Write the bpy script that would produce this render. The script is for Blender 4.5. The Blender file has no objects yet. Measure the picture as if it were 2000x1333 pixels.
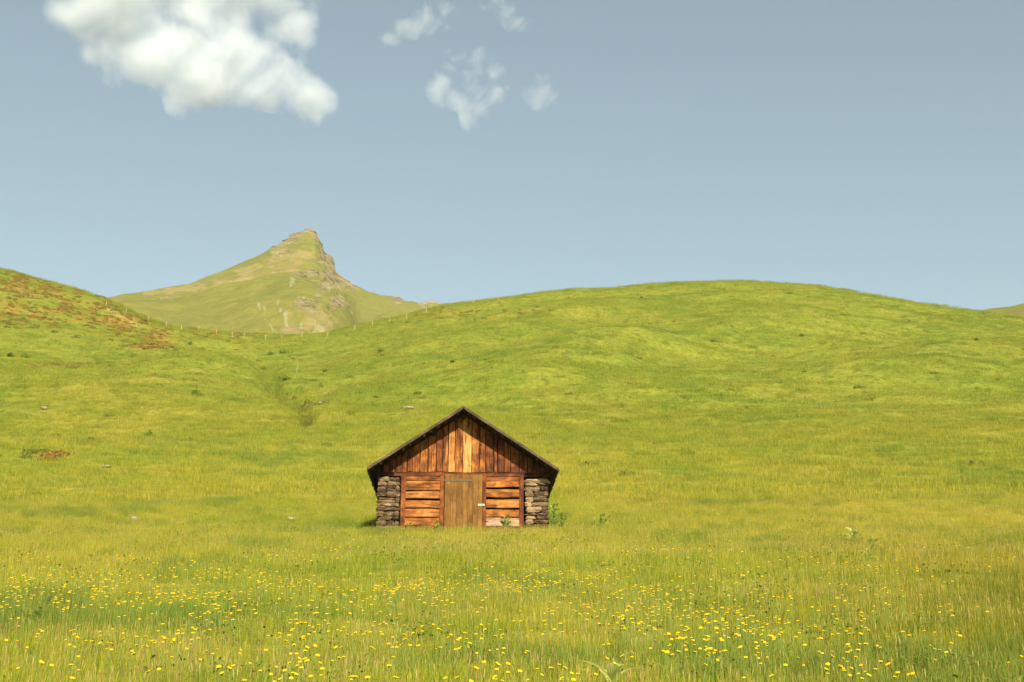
import bpy, bmesh, math, random
import numpy as np
from mathutils import Vector, Matrix

R = math.radians
random.seed(11)
rng = np.random.default_rng(11)
scene = bpy.context.scene
C = scene.collection

# ------------------------------------------------------------------ camera
TILT = 15.2
FPX = 2000 * 50 / 36.0                      # focal length in pixels of the 2000 px wide photograph
CT, ST = math.cos(R(TILT)), math.sin(R(TILT))
EYE = 1.6
cam_d = bpy.data.cameras.new("camera")
cam_d.lens = 50
cam_d.sensor_width = 36
cam_d.clip_start = 0.1
cam_d.clip_end = 20000
cam = bpy.data.objects.new("camera", cam_d)
C.objects.link(cam)
cam.location = (0, 0, EYE)
cam.rotation_euler = (R(90 + TILT), 0, 0)
scene.camera = cam

# ------------------------------------------------------------------ sun, sky, exposure
TO_SUN = Vector((0.15, -0.64, 0.43)).normalized()
sun_d = bpy.data.lights.new("sun", "SUN")
sun_d.energy = 5.0
sun_d.angle = R(0.53)
sun_d.color = (1.0, 0.94, 0.80)
sun = bpy.data.objects.new("sun", sun_d)
sun.rotation_euler = TO_SUN.to_track_quat("Z", "Y").to_euler()
sun.location = (20, -40, 60)
C.objects.link(sun)

world = bpy.data.worlds.new("World")
scene.world = world
world.use_nodes = True
wt = world.node_tree
wt.nodes.clear()
w_out = wt.nodes.new("ShaderNodeOutputWorld")
w_bg = wt.nodes.new("ShaderNodeBackground")
w_sky = wt.nodes.new("ShaderNodeTexSky")
w_sky.sky_type = "NISHITA"
w_sky.sun_disc = False
w_sky.sun_elevation = math.asin(TO_SUN.z)
w_sky.sun_rotation = math.atan2(TO_SUN.x, TO_SUN.y)
w_sky.altitude = 1900
w_sky.air_density = 1.0
w_sky.dust_density = 1.6
w_sky.ozone_density = 1.5
w_hsv = wt.nodes.new("ShaderNodeHueSaturation")
w_hsv.inputs["Saturation"].default_value = 0.78
w_mul = wt.nodes.new("ShaderNodeMix")
w_mul.data_type = "RGBA"
w_mul.blend_type = "MULTIPLY"
w_mul.inputs[0].default_value = 1.0
w_mul.inputs[7].default_value = (0.875, 0.935, 0.805, 1)
w_gam = wt.nodes.new("ShaderNodeGamma")
w_gam.inputs[1].default_value = 0.78
wt.links.new(w_sky.outputs[0], w_gam.inputs[0])
wt.links.new(w_gam.outputs[0], w_hsv.inputs["Color"])
wt.links.new(w_hsv.outputs[0], w_mul.inputs[6])
wt.links.new(w_mul.outputs[2], w_bg.inputs[0])
w_bg.inputs[1].default_value = 0.125
wt.links.new(w_bg.outputs[0], w_out.inputs[0])

vs = scene.view_settings
scene.display_settings.display_device = "sRGB"
vs.view_transform = "Standard"
vs.look = "None"
vs.gamma = 1.0
vs.exposure = 0.95
cy = scene.cycles
cy.use_denoising = True
cy.max_bounces = 8
cy.diffuse_bounces = 3
cy.transmission_bounces = 4
cy.transparent_max_bounces = 8
cy.volume_bounces = 5
cy.volume_max_steps = 256

# ------------------------------------------------------------------ picture measurements <-> places
def h_of_row(row):
    """slope (rise over forward distance) of the sight line through a row of the photograph"""
    row = np.asarray(row, float)
    return (FPX * ST - (row - 666) * CT) / (FPX * CT + (row - 666) * ST)

def fwd_of_row(row):
    return FPX * CT + (np.asarray(row, float) - 666) * ST

def project(X, Y, Z):
    zc = Y * CT + (Z - EYE) * ST
    up = -Y * ST + (Z - EYE) * CT
    return 1000 + FPX * X / zc, 666 - FPX * up / zc

def on_ray(px, row, Y):
    f = float(fwd_of_row(row))
    return Vector((Y * (px - 1000) / f, Y, EYE + Y * float(h_of_row(row))))

# ------------------------------------------------------------------ numpy gradient-free value noise
_perm = np.random.default_rng(5).random(65536)
def _hash(ix, iy):
    return _perm[(ix * 73856093 ^ iy * 19349663) & 65535]
def vnoise(x, y):
    x = np.asarray(x, float); y = np.asarray(y, float)
    ix = np.floor(x).astype(np.int64); iy = np.floor(y).astype(np.int64)
    fx = x - ix; fy = y - iy
    fx = fx * fx * fx * (fx * (fx * 6 - 15) + 10); fy = fy * fy * fy * (fy * (fy * 6 - 15) + 10)
    a = _hash(ix, iy); b = _hash(ix + 1, iy); c = _hash(ix, iy + 1); d = _hash(ix + 1, iy + 1)
    return (a + (b - a) * fx) * (1 - fy) + (c + (d - c) * fx) * fy
def fbm(x, y, oct=4, gain=0.5):
    s = 0; a = 1; t = 0
    for o in range(oct):
        s = s + a * vnoise(x * 2 ** o + 17.3 * o, y * 2 ** o - 9.1 * o); t += a; a *= gain
    return s / t - 0.5
def smooth(a, b, x):
    t = np.clip((np.asarray(x, float) - a) / (b - a), 0, 1)
    return t * t * (3 - 2 * t)
def seg_dist(px, py, x0, y0, x1, y1):
    dx, dy = x1 - x0, y1 - y0
    t = np.clip(((px - x0) * dx + (py - y0) * dy) / (dx * dx + dy * dy), 0, 1)
    return np.hypot(px - x0 - t * dx, py - y0 - t * dy)

# ------------------------------------------------------------------ object helpers
def tag(o, label=None, cat=None, group=None, kind=None):
    if label: o["label"] = label
    if cat: o["category"] = cat
    if group: o["group"] = group
    if kind: o["kind"] = kind
    return o

def empty(name, loc, rz=0.0):
    o = bpy.data.objects.new(name, None)
    o.empty_display_size = 0.2
    o.location = loc
    o.rotation_euler = (0, 0, rz)
    C.objects.link(o)
    return o

def mesh_obj(name, verts, faces, mats, parent=None, attrs=None, midx=None, smooth_shade=False, link=True):
    me = bpy.data.meshes.new(name)
    me.from_pydata([tuple(v) for v in verts] if not isinstance(verts, np.ndarray) else verts.tolist(), [], faces)
    for m in (mats if isinstance(mats, (list, tuple)) else [mats]):
        me.materials.append(m)
    if midx is not None:
        me.polygons.foreach_set("material_index", np.asarray(midx, np.int32))
    if smooth_shade:
        me.polygons.foreach_set("use_smooth", np.ones(len(me.polygons), bool))
    for k, v in (attrs or {}).items():
        v = np.asarray(v, np.float32)
        if v.ndim == 1:
            a = me.attributes.new(k, "FLOAT", "POINT"); a.data.foreach_set("value", v)
        else:
            a = me.attributes.new(k, "FLOAT_COLOR", "POINT")
            a.data.foreach_set("color", np.concatenate([v, np.ones((len(v), 1), np.float32)], 1).ravel())
    me.update()
    o = bpy.data.objects.new(name, me)
    if link: C.objects.link(o)
    if parent: o.parent = parent
    return o

class MB:
    """collects shapes, built as one mesh"""
    def __init__(s): s.v = []; s.f = []; s.rnd = []; s.tone = []
    def add(s, verts, faces, rnd=0.0, tone=0.5):
        b = len(s.v)
        s.v += [tuple(p) for p in verts]; s.f += [tuple(b + i for i in f) for f in faces]
        s.rnd += [rnd] * len(verts); s.tone += [tone] * len(verts)
    def build(s, name, mat, parent=None, smooth_shade=False):
        return mesh_obj(name, s.v, s.f, mat, parent, {"rnd": s.rnd, "tone": s.tone}, smooth_shade=smooth_shade)

def plank(mb, p0, along, wide, L, W, T, tone=0.5, segs=8, wob=0.006, ch=0.006, ends=0.0, warp=None):
    """a sawn board: starts at the middle of its end face p0, runs L along, is W wide and T thick, edges eased and a little wavy"""
    a = Vector(along).normalized(); b = Vector(wide).normalized(); c = a.cross(b)
    p0 = Vector(p0)
    w, t = W / 2, T / 2
    ring = [(-w + ch, -t), (w - ch, -t), (w, -t + ch), (w, t - ch), (w - ch, t), (-w + ch, t), (-w, t - ch), (-w, -t + ch)]
    ph = random.random() * 50
    verts = []
    for i in range(segs + 1):
        k = i / segs
        j1 = (float(vnoise(ph + k * L * 2.3, 1.7)) - .5) * 2 * wob
        j2 = (float(vnoise(ph + k * L * 2.3, 8.7)) - .5) * 2 * wob
        j3 = (float(vnoise(ph + k * L * 1.3, 4.7)) - .5) * 1.2 * wob
        for (x, y) in ring:
            e = 0.0
            if i == 0: e = -ends * random.random()
            if i == segs: e = ends * random.random()
            q = p0 + a * (L * k + e) + b * (x + (j1 if x < 0 else j2)) + c * (y + j3)
            if warp: q = warp(q, k)
            verts.append(q)
    faces = []
    n = 8
    for i in range(segs):
        for j in range(n):
            faces.append((i * n + j, i * n + (j + 1) % n, (i + 1) * n + (j + 1) % n, (i + 1) * n + j))
    faces.append(tuple(range(n - 1, -1, -1)))
    faces.append(tuple(segs * n + j for j in range(n)))
    mb.add(verts, faces, random.random(), tone)

def tube(mb, pts, rad, n=8, tone=0.5):
    pts = [Vector(p) for p in pts]
    verts = []
    for i, p in enumerate(pts):
        d = (pts[min(i + 1, len(pts) - 1)] - pts[max(i - 1, 0)]).normalized()
        u = d.cross(Vector((0.31, 0.2, 0.93))).normalized(); v = d.cross(u)
        r = rad[i] if isinstance(rad, (list, tuple)) else rad
        for j in range(n):
            t = 2 * math.pi * j / n
            verts.append(p + (u * math.cos(t) + v * math.sin(t)) * r)
    faces = [(i * n + j, i * n + (j + 1) % n, (i + 1) * n + (j + 1) % n, (i + 1) * n + j) for i in range(len(pts) - 1) for j in range(n)]
    faces.append(tuple(range(n - 1, -1, -1))); faces.append(tuple((len(pts) - 1) * n + j for j in range(n)))
    mb.add(verts, faces, random.random(), tone)

# ------------------------------------------------------------------ material helpers
class NT:
    def __init__(s, name):
        s.m = bpy.data.materials.new(name); s.m.use_nodes = True
        s.t = s.m.node_tree; s.t.nodes.clear()
        s.out = s.n("ShaderNodeOutputMaterial")
    def n(s, typ, **kw):
        x = s.t.nodes.new(typ)
        for k, v in kw.items(): setattr(x, k, v)
        return x
    def l(s, a, b): s.t.links.new(a, b)
    def _in(s, sock, v):
        if hasattr(v, "is_linked") or isinstance(v, bpy.types.NodeSocket): s.l(v, sock)
        else: sock.default_value = v
    def math(s, op, a, b=0.0, c=None, clamp=False):
        x = s.n("ShaderNodeMath", operation=op, use_clamp=clamp)
        s._in(x.inputs[0], a); s._in(x.inputs[1], b)
        if c is not None: s._in(x.inputs[2], c)
        return x.outputs[0]
    def vmath(s, op, a, b=(0, 0, 0)):
        x = s.n("ShaderNodeVectorMath", operation=op)
        s._in(x.inputs[0], a)
        if op == "SCALE": s._in(x.inputs[3], b)
        else: s._in(x.inputs[1], b)
        return x.outputs["Value"] if op in ("LENGTH", "DISTANCE", "DOT_PRODUCT") else x.outputs[0]
    def noise(s, vec, scale, detail=4, rough=0.55, dist=0.0):
        x = s.n("ShaderNodeTexNoise"); s._in(x.inputs["Vector"], vec)
        x.inputs["Scale"].default_value = scale; x.inputs["Detail"].default_value = detail
        x.inputs["Roughness"].default_value = rough; x.inputs["Distortion"].default_value = dist
        return x.outputs["Fac"]
    def mapping(s, vec, scale):
        x = s.n("ShaderNodeMapping"); s._in(x.inputs["Vector"], vec); x.inputs["Scale"].default_value = scale
        return x.outputs[0]
    def ramp(s, fac, stops, interp="LINEAR"):
        x = s.n("ShaderNodeValToRGB"); s._in(x.inputs[0], fac)
        cr = x.color_ramp; cr.interpolation = interp
        while len(cr.elements) < len(stops): cr.elements.new(0.5)
        for e, (p, c) in zip(cr.elements, stops):
            e.position = p; e.color = (*c, 1) if not isinstance(c, (int, float)) else (c, c, c, 1)
        return x.outputs[0]
    def mix(s, fac, a, b, mode="MIX"):
        x = s.n("ShaderNodeMix", data_type="RGBA", blend_type=mode)
        s._in(x.inputs[0], fac)
        for sk, v in ((x.inputs[6], a), (x.inputs[7], b)):
            s._in(sk, (*v, 1) if isinstance(v, tuple) and len(v) == 3 else v)
        return x.outputs[2]
    def attr(s, name, color=False, inst=False):
        x = s.n("ShaderNodeAttribute", attribute_name=name)
        if inst: x.attribute_type = "INSTANCER"
        return x.outputs["Color"] if color else x.outputs["Fac"]
    def bump(s, height, strength=0.5, dist=0.01):
        x = s.n("ShaderNodeBump"); x.inputs["Strength"].default_value = strength; x.inputs["Distance"].default_value = dist
        s.l(height, x.inputs["Height"]); return x.outputs[0]
    def bsdf(s, color, rough=0.85, spec=0.25, normal=None, metallic=0.0):
        x = s.n("ShaderNodeBsdfPrincipled")
        s._in(x.inputs["Base Color"], (*color, 1) if isinstance(color, tuple) else color)
        s._in(x.inputs["Roughness"], rough)
        x.inputs["Specular IOR Level"].default_value = spec; x.inputs["Metallic"].default_value = metallic
        if normal is not None: s.l(normal, x.inputs["Normal"])
        s.l(x.outputs[0], s.out.inputs["Surface"]); return x
    def pos(s): return s.n("ShaderNodeNewGeometry").outputs["Position"]
    def obj(s): return s.n("ShaderNodeTexCoord").outputs["Object"]

def wood_mat(name, axis, stops, pale, stain=0.55, knots=True, bump=0.6):
    """weathered boards; grain runs along axis, 'tone' (per board) shifts light or dark, 'rnd' moves the figure"""
    t = NT(name)
    off = t.n("ShaderNodeCombineXYZ")
    r = t.math("MULTIPLY", t.attr("rnd"), 37.0)
    for i in range(3): t.l(r, off.inputs[i])
    v = t.vmath("ADD", t.obj(), off.outputs[0])
    sc = [9.0, 9.0, 9.0]; sc["xyz".index(axis)] = 0.7
    g = t.noise(t.mapping(v, tuple(sc)), 3.2, 6, 0.65, 0.6)
    fine = [60.0, 60.0, 60.0]; fine["xyz".index(axis)] = 2.0
    g2 = t.noise(t.mapping(v, tuple(fine)), 1.0, 3, 0.6)
    blot = t.noise(v, 2.6, 5, 0.62, 0.4)
    fac = t.math("ADD", t.math("MULTIPLY", g, 0.55), t.math("MULTIPLY", g2, 0.40))
    fac = t.math("ADD", fac, t.math("MULTIPLY", t.math("SUBTRACT", t.attr("tone"), 0.5), 0.55))
    fac = t.math("ADD", fac, t.math("MULTIPLY", t.math("SUBTRACT", blot, 0.5), 0.7), clamp=True)
    col = t.ramp(fac, stops)
    pal = t.math("MULTIPLY", t.math("SUBTRACT", t.attr("tone"), 0.62, clamp=True), 2.4, clamp=True)
    pal = t.math("MULTIPLY", pal, t.ramp(t.noise(t.mapping(v, tuple(0.5 if "xyz"[i] == axis else 3.0 for i in range(3))), 4.0, 5, 0.65), [(0.40, 0.0), (0.62, 1.0)]))
    col = t.mix(pal, col, pale)
    st = t.ramp(t.noise(t.mapping(v, tuple(0.35 if "xyz"[i] == axis else 2.2 for i in range(3))), 2.3, 5, 0.7), [(0.50, 0.0), (0.64, 1.0)])
    col = t.mix(t.math("MULTIPLY", st, stain), col, (0.030, 0.012, 0.005))
    if knots:
        vo = t.n("ShaderNodeTexVoronoi"); ks = [7.0, 7.0, 7.0]; ks["xyz".index(axis)] = 3.2
        t.l(t.mapping(v, tuple(ks)), vo.inputs["Vector"]); vo.inputs["Scale"].default_value = 1.0
        kn = t.ramp(vo.outputs["Distance"], [(0.10, 1.0), (0.19, 0.0)])
        col = t.mix(t.math("MULTIPLY", kn, 0.75), col, (0.035, 0.013, 0.005))
    t.bsdf(col, 0.82, 0.2, t.bump(t.math("ADD", g2, g), bump, 0.012))
    return t.m

# ---- the colour of the meadow: one recipe by place, shared by the ground and every blade
def meadow_color(t, bright=1.0):
    p = t.pos()
    flat = t.mapping(p, (1.0, 0.55, 0.0))
    big = t.noise(flat, 0.035, 4, 0.55)
    mid = t.noise(flat, 0.16, 4, 0.6)
    small = t.noise(flat, 0.9, 3, 0.6)
    f = t.math("ADD", t.math("ADD", t.math("MULTIPLY", big, 0.35), t.math("MULTIPLY", mid, 0.40)), t.math("MULTIPLY", small, 0.25))
    b = bright
    col = t.ramp(f, [(0.36, (0.125 * b, 0.157 * b, 0.015 * b)), (0.45, (0.185 * b, 0.188 * b, 0.020 * b)),
                     (0.54, (0.235 * b, 0.206 * b, 0.026 * b)), (0.64, (0.280 * b, 0.214 * b, 0.034 * b))])
    sp = t.n("ShaderNodeSeparateXYZ"); t.l(p, sp.inputs[0])
    brown_dim = t.math("SUBTRACT", t.math("DIVIDE", sp.outputs[0], t.math("MAXIMUM", sp.outputs[1], 1.0)), 0.16)
    brown_dim = t.math("MULTIPLY", t.math("MULTIPLY", brown_dim, 5.0, clamp=True), t.math("SUBTRACT", 1.6, t.math("MULTIPLY", sp.outputs[1], 0.03), clamp=True), clamp=True)
    col = t.mix(brown_dim, col, t.mix(1.0, col, (0.80, 0.74, 0.74), "MULTIPLY"))   # browner turf on the right in front, with lens corner darkening painted in
    heath = t.noise(t.mapping(p, (0.8, 0.9, 0.0)), 0.55, 7, 0.70)
    hf = t.ramp(heath, [(0.53, 0.0), (0.60, 1.0)])
    sepp = t.n("ShaderNodeSeparateXYZ"); t.l(p, sepp.inputs[0])
    onhill = t.math("MULTIPLY", t.math("SUBTRACT", sepp.outputs[1], 75.0), 0.012, clamp=True)
    return t.mix(t.math("MULTIPLY", t.math("MULTIPLY", hf, onhill), 0.72), t.mix(onhill, col, t.mix(1.0, col, (0.77, 0.90, 0.90), "MULTIPLY")), (0.085 * b, 0.090 * b, 0.010 * b))

def ground_mat():
    t = NT("meadow_ground")
    col = meadow_color(t, 1.12)
    p = t.pos()
    fine = t.noise(t.mapping(p, (1.0, 0.8, 0.5)), 1.4, 6, 0.7)
    col = t.mix(0.75, col, t.ramp(fine, [(0.32, (0.42, 0.48, 0.36)), (0.5, (0.95, 0.95, 0.9)), (0.68, (1.35, 1.25, 1.1))]), "MULTIPLY")
    m = t.attr("mask", True)
    sep = t.n("ShaderNodeSeparateColor"); t.l(m, sep.inputs[0])
    col = t.mix(sep.outputs[2], col, (0.34, 0.29, 0.085))       # worn pale path
    col = t.mix(sep.outputs[0], col, (0.30, 0.135, 0.035))       # alpenrose litter on the left hill
    col = t.mix(sep.outputs[1], col, (0.075, 0.05, 0.025))      # bare earth of the stream bank
    hgt = t.math("ADD", t.noise(p, 1.1, 6, 0.7), t.math("MULTIPLY", t.noise(p, 5.0, 3, 0.6), 0.4))
    t.bsdf(col, 0.95, 0.05, t.bump(hgt, 0.8, 0.35))
    return t.m

def blade_mat(name, bright, tint=None, tintfac=0.0):
    t = NT(name)
    col = meadow_color(t, bright)
    col = t.mix(1.0, col, t.ramp(t.attr("tone"), [(0.0, (0.45, 0.62, 0.5)), (0.35, (0.8, 0.95, 0.8)), (0.7, (1.15, 1.1, 0.95)), (1.0, (1.32, 1.18, 1.2))]), "MULTIPLY")
    inst = t.attr("shade", inst=True)
    col = t.mix(1.0, col, t.ramp(inst, [(0.0, (0.48, 0.60, 0.5)), (0.5, (1, 1, 1)), (1.0, (1.36, 1.24, 1.2))]), "MULTIPLY")
    if tint: col = t.mix(tintfac, col, tint)
    d = t.n("ShaderNodeBsdfDiffuse"); t.l(col, d.inputs[0])
    tr = t.n("ShaderNodeBsdfTranslucent"); t.l(col, tr.inputs[0])
    mx = t.n("ShaderNodeMixShader"); mx.inputs[0].default_value = 0.38
    t.l(d.outputs[0], mx.inputs[1]); t.l(tr.outputs[0], mx.inputs[2])
    t.l(mx.outputs[0], t.out.inputs["Surface"])
    return t.m

def leaf_mat(name, c0, c1, trans=0.3):
    t = NT(name)
    n = t.noise(t.pos(), 9.0, 3)
    col = t.mix(t.math("ADD", t.math("MULTIPLY", n, 0.5), t.math("MULTIPLY", t.attr("tone"), 0.5)), c0, c1)
    d = t.n("ShaderNodeBsdfDiffuse"); t.l(col, d.inputs[0])
    tr = t.n("ShaderNodeBsdfTranslucent"); t.l(col, tr.inputs[0])
    mx = t.n("ShaderNodeMixShader"); mx.inputs[0].default_value = trans
    t.l(d.outputs[0], mx.inputs[1]); t.l(tr.outputs[0], mx.inputs[2])
    t.l(mx.outputs[0], t.out.inputs["Surface"])
    return t.m

M_ground = ground_mat()
M_blade = blade_mat("grass_blade", 1.55)
M_blade_far = blade_mat("grass_blade_far", 1.42)
M_blade_green = blade_mat("grass_blade_green", 1.1, (0.165, 0.245, 0.045), 0.5)
M_seed = leaf_mat("grass_seed_stalk", (0.22, 0.10, 0.035), (0.42, 0.33, 0.10), 0.3)
M_straw = leaf_mat("dry_straw", (0.34, 0.28, 0.07), (0.50, 0.42, 0.15), 0.3)
M_rose = leaf_mat("alpenrose_bloom", (0.42, 0.17, 0.05), (0.58, 0.27, 0.09), 0.5)
M_shrub = leaf_mat("shrub_leaf", (0.040, 0.052, 0.008), (0.105, 0.12, 0.02), 0.2)
M_heath = leaf_mat("heath_leaf", (0.13, 0.15, 0.02), (0.24, 0.23, 0.04), 0.4)
M_bush = leaf_mat("bush_leaf", (0.12, 0.17, 0.018), (0.25, 0.31, 0.04), 0.3)
M_pale = leaf_mat("pale_leaf", (0.46, 0.48, 0.09), (0.64, 0.66, 0.20), 0.5)
M_nettle = leaf_mat("nettle_leaf", (0.26, 0.33, 0.035), (0.46, 0.50, 0.10), 0.5)
M_petal = leaf_mat("yellow_petal", (0.60, 0.36, 0.010), (0.74, 0.46, 0.016), 0.2)
M_stem = leaf_mat("flower_stem", (0.10, 0.16, 0.03), (0.2, 0.25, 0.06), 0.1)

# ------------------------------------------------------------------ terrain shape
GX = np.arange(-1200, 3210, 10.0)
K_px = {
    80:  ([-1200, 0, 1000, 2000, 3200], [925, 930, 925, 925, 925]),
    130: ([-1200, -300, 0, 200, 400, 600, 800, 1000, 2000, 3200], [812, 815, 815, 812, 806, 808, 808, 815, 815, 815]),
    220: ([-1200, 0, 200, 400, 500, 570, 600, 640, 720, 800, 1000, 1400, 2000, 3200], [690, 712, 722, 732, 745, 757, 760, 752, 736, 722, 712, 705, 720, 730]),
    300: ([-1200, -300, 0, 200, 400, 550, 600, 700, 800, 1000, 1400, 1700, 2000, 3200], [560, 595, 630, 665, 692, 706, 705, 690, 672, 645, 628, 645, 668, 690]),
    400: ([-1200, -300, 0, 50, 100, 150, 205, 270, 330, 400, 480, 560, 640, 700, 780, 870, 1000, 1130, 1300, 1450, 1600, 1650, 1700, 1800, 1890, 2000, 2300, 3200],
          [430, 480, 525, 537, 549, 562, 581, 613, 636, 648, 656, 658, 653, 640, 621, 596, 580, 567, 555, 549, 556, 566, 578, 595, 607, 622, 640, 660]),
}
LY = np.linspace(math.log(10), math.log(900), 240)
_knY = [10, 25, 45.8] + list(K_px) + [420, 470, 600, 900]
_rowsH = [np.full(GX.shape, 0.03), np.full(GX.shape, 0.116), np.full(GX.shape, 0.1366)]
for k, (a, b) in K_px.items():
    _rowsH.append(h_of_row(np.interp(GX, a, b)))
zc400 = 400 * _rowsH[-1]
_rowsH += [(zc400 - 1.0) / 420, (zc400 - 9) / 470, (zc400 - 35) / 600, (zc400 - 70) / 900]
_rowsH = np.array(_rowsH)
TAB = np.array([np.interp(LY, np.log(_knY), _rowsH[:, i]) for i in range(len(GX))]).T      # [Y, px]
def blur(A, sig, ax):
    n = int(3 * sig) + 1
    k = np.exp(-0.5 * (np.arange(-n, n + 1) / sig) ** 2); k /= k.sum()
    P = np.concatenate([np.repeat(A.take([0], ax), n, ax), A, np.repeat(A.take([-1], ax), n, ax)], ax)
    return np.apply_along_axis(lambda v: np.convolve(v, k, "valid"), ax, P)
crest_before = TAB.max(0)
TAB = blur(blur(TAB, 3.0, 0), 1.6, 1)
near_keep = smooth(math.log(20), math.log(12), LY)[:, None] if False else 0
# lift the crest back to where the photograph has the skyline
lift = crest_before - TAB.max(0)
TAB += lift[None, :] * smooth(math.log(200), math.log(390), LY)[:, None]

HUT_Y = 45.8
HUT = on_ray(903.5, 1030, HUT_Y)
HUT_RZ = R(2.0)

def height(X, Y, raw=False):
    X = np.asarray(X, float); Y = np.asarray(Y, float)
    Yc = np.maximum(Y, 10.0)
    F = np.interp(Yc, [10, 45.8, 130, 400], [2856, 2776, 2719, 2660])
    px = np.clip(1000 + X / Yc * F, GX[0], GX[-1] - 1)
    ly = np.clip(np.log(Yc), LY[0], LY[-1] - 1e-6)
    i = (px - GX[0]) / 10; i0 = i.astype(int); fi = i - i0
    j = (ly - LY[0]) / (LY[1] - LY[0]); j0 = np.minimum(j.astype(int), len(LY) - 2); fj = j - j0
    h = (TAB[j0, i0] * (1 - fi) + TAB[j0, i0 + 1] * fi) * (1 - fj) + (TAB[j0 + 1, i0] * (1 - fi) + TAB[j0 + 1, i0 + 1] * fi) * fj
    z = np.where(Y < 10, 1.6 + 10 * TAB[0, 0] + (Y - 10) * 0.185, EYE + Yc * h)
    if raw: return z
    z = z - 0.25 * smooth(160, 60, Y)
    far = smooth(55, 170, Y); crest = 1 - 0.55 * smooth(330, 400, Y)
    z = z + far * crest * (fbm(X / 42, Y / 34, 3) * 4.2 + fbm(X / 14, Y / 7, 3) * 1.3 + fbm(X / 5, Y / 2.2, 2) * 0.6)
    z = z + (1 - far) * (fbm(X / 9, Y / 9, 3) * 0.28) * smooth(4, 12, Y)
    # V of the stream between the two hills
    pxr = px
    cx = np.interp(Y, [100, 132, 160, 185, 213, 265, 330], [606, 598, 584, 562, 536, 532, 505])
    wid = np.interp(Y, [100, 140, 200, 330], [20, 10, 12, 24])
    z = z - 3.6 * np.exp(-np.abs((pxr - cx) / np.where(pxr > cx, wid, wid * 1.7)) ** 1.5) * smooth(112, 135, Y) * smooth(330, 240, Y)
    # soft overlapping spurs on both slopes
    for x0, y0, x1, y1, a_, w_ in ((-80, 195, -44, 146, 2.0, 9), (-46, 195, -64, 262, 1.8, 10), (0, 172, 20, 245, 2.2, 10), (2, 215, 62, 300, 2.2, 13), (52, 190, 92, 262, 2.0, 12), (-10, 262, 22, 330, 1.8, 11)):
        dd = seg_dist(X, Y, x0, y0, x1, y1) + fbm(X / 16, Y / 16, 2) * 6
        z = z + a_ * np.exp(-(dd / w_) ** 2) * smooth(100, 125, Y)
    # soft rounded mound at the far left
    z = z + 1.6 * np.exp(-((X + 30) / 9) ** 2 - ((Y - 92) / 14) ** 2)
    # level floor under the hut
    lx = (X - HUT.x) * math.cos(HUT_RZ) + (Y - HUT.y) * math.sin(HUT_RZ)
    lyy = -(X - HUT.x) * math.sin(HUT_RZ) + (Y - HUT.y) * math.cos(HUT_RZ)
    inside = (np.abs(lx) < 2.6) & (lyy > 0.25) & (lyy < 7.4)
    z = np.where(inside, np.minimum(z, HUT.z - 0.2), z)
    # the ground right along the front lies just below the sill
    fr = np.exp(-(np.maximum(np.abs(lx) - 2.8, 0) / 1.0) ** 2) * np.exp(-((lyy + 0.4) / 1.6) ** 2)
    z = z + np.where(inside, 0, fr * (HUT.z - 0.26 - z) * 0.85)
    return z

_Ys = np.exp(np.linspace(math.log(4), math.log(420), 1600))
def ground_at(px, row, canopy=0.0):
    """the place on the ground that the photograph shows at this pixel"""
    u = (px - 1000) / np.interp(_Ys, [4, 45.8, 130, 400], [2860, 2776, 2719, 2660])
    Z = height(u * _Ys, _Ys) + canopy
    _, r = project(u * _Ys, _Ys, Z)
    ok = np.nonzero(r <= row)[0]
    i = ok[0] if len(ok) else int(np.argmin(r))
    return Vector((float(u[i] * _Ys[i]), float(_Ys[i]), float(Z[i] - canopy)))

YL = np.concatenate([np.arange(-40, 6, 2.0), np.arange(6, 36, 0.5), np.arange(36, 58, 0.22), np.exp(np.linspace(math.log(58), math.log(900), 430))])
UL = np.concatenate([np.linspace(-1.6, -0.5, 30)[:-1], np.linspace(-0.5, 0.5, 521), np.linspace(0.5, 1.6, 30)[1:]])
Yg, Ug = np.meshgrid(YL, UL, indexing="ij")
Wd = np.where(Yg > 6, Yg + 4, 10.0)
Xg = Ug * np.where(Yg > 6, Wd, 10.0 + (6 - Yg) * 0.8)
Zg = height(Xg, Yg)
def grid_faces(n, m):
    i = np.arange(n - 1)[:, None] * m + np.arange(m - 1)[None, :]
    return np.stack([i, i + 1, i + m + 1, i + m], -1).reshape(-1, 4)
PXg, ROWg = project(Xg, np.maximum(Yg, 1), Zg)

def rose_mask(px, row):
    """where the reddish alpenrose grows on the left hill"""
    m = np.zeros_like(px)
    for x, y, rx, ry, a in ((30, 560, 60, 26, .9), (90, 598, 70, 22, 1.), (150, 625, 60, 16, .9), (40, 615, 50, 18, .9), (230, 625, 60, 20, .9),
                            (180, 600, 50, 20, .8), (270, 648, 50, 14, .85), (312, 662, 30, 16, 1.3), (280, 676, 30, 8, .9), (400, 640, 40, 8, .8),
                            (10, 580, 40, 30, .9), (430, 652, 50, 9, .6), (160, 715, 60, 8, .5), (75, 716, 20, 6, .6), (500, 782, 30, 6, .5), (95, 895, 30, 8, .6),
                            (120, 570, 70, 14, .7), (260, 605, 40, 12, .7), (560, 785, 40, 6, .45), (330, 742, 60, 10, .3), (870, 612, 60, 10, .35), (1020, 610, 40, 6, .3)):
        m = np.maximum(m, a * np.exp(-((px - x) / rx) ** 2 - ((row - y) / ry) ** 2))
    return m
rm = rose_mask(PXg, ROWg) * smooth(-0.18, 0.12, fbm(PXg / 22, ROWg / 7, 3)) * (Yg > 60)
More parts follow.
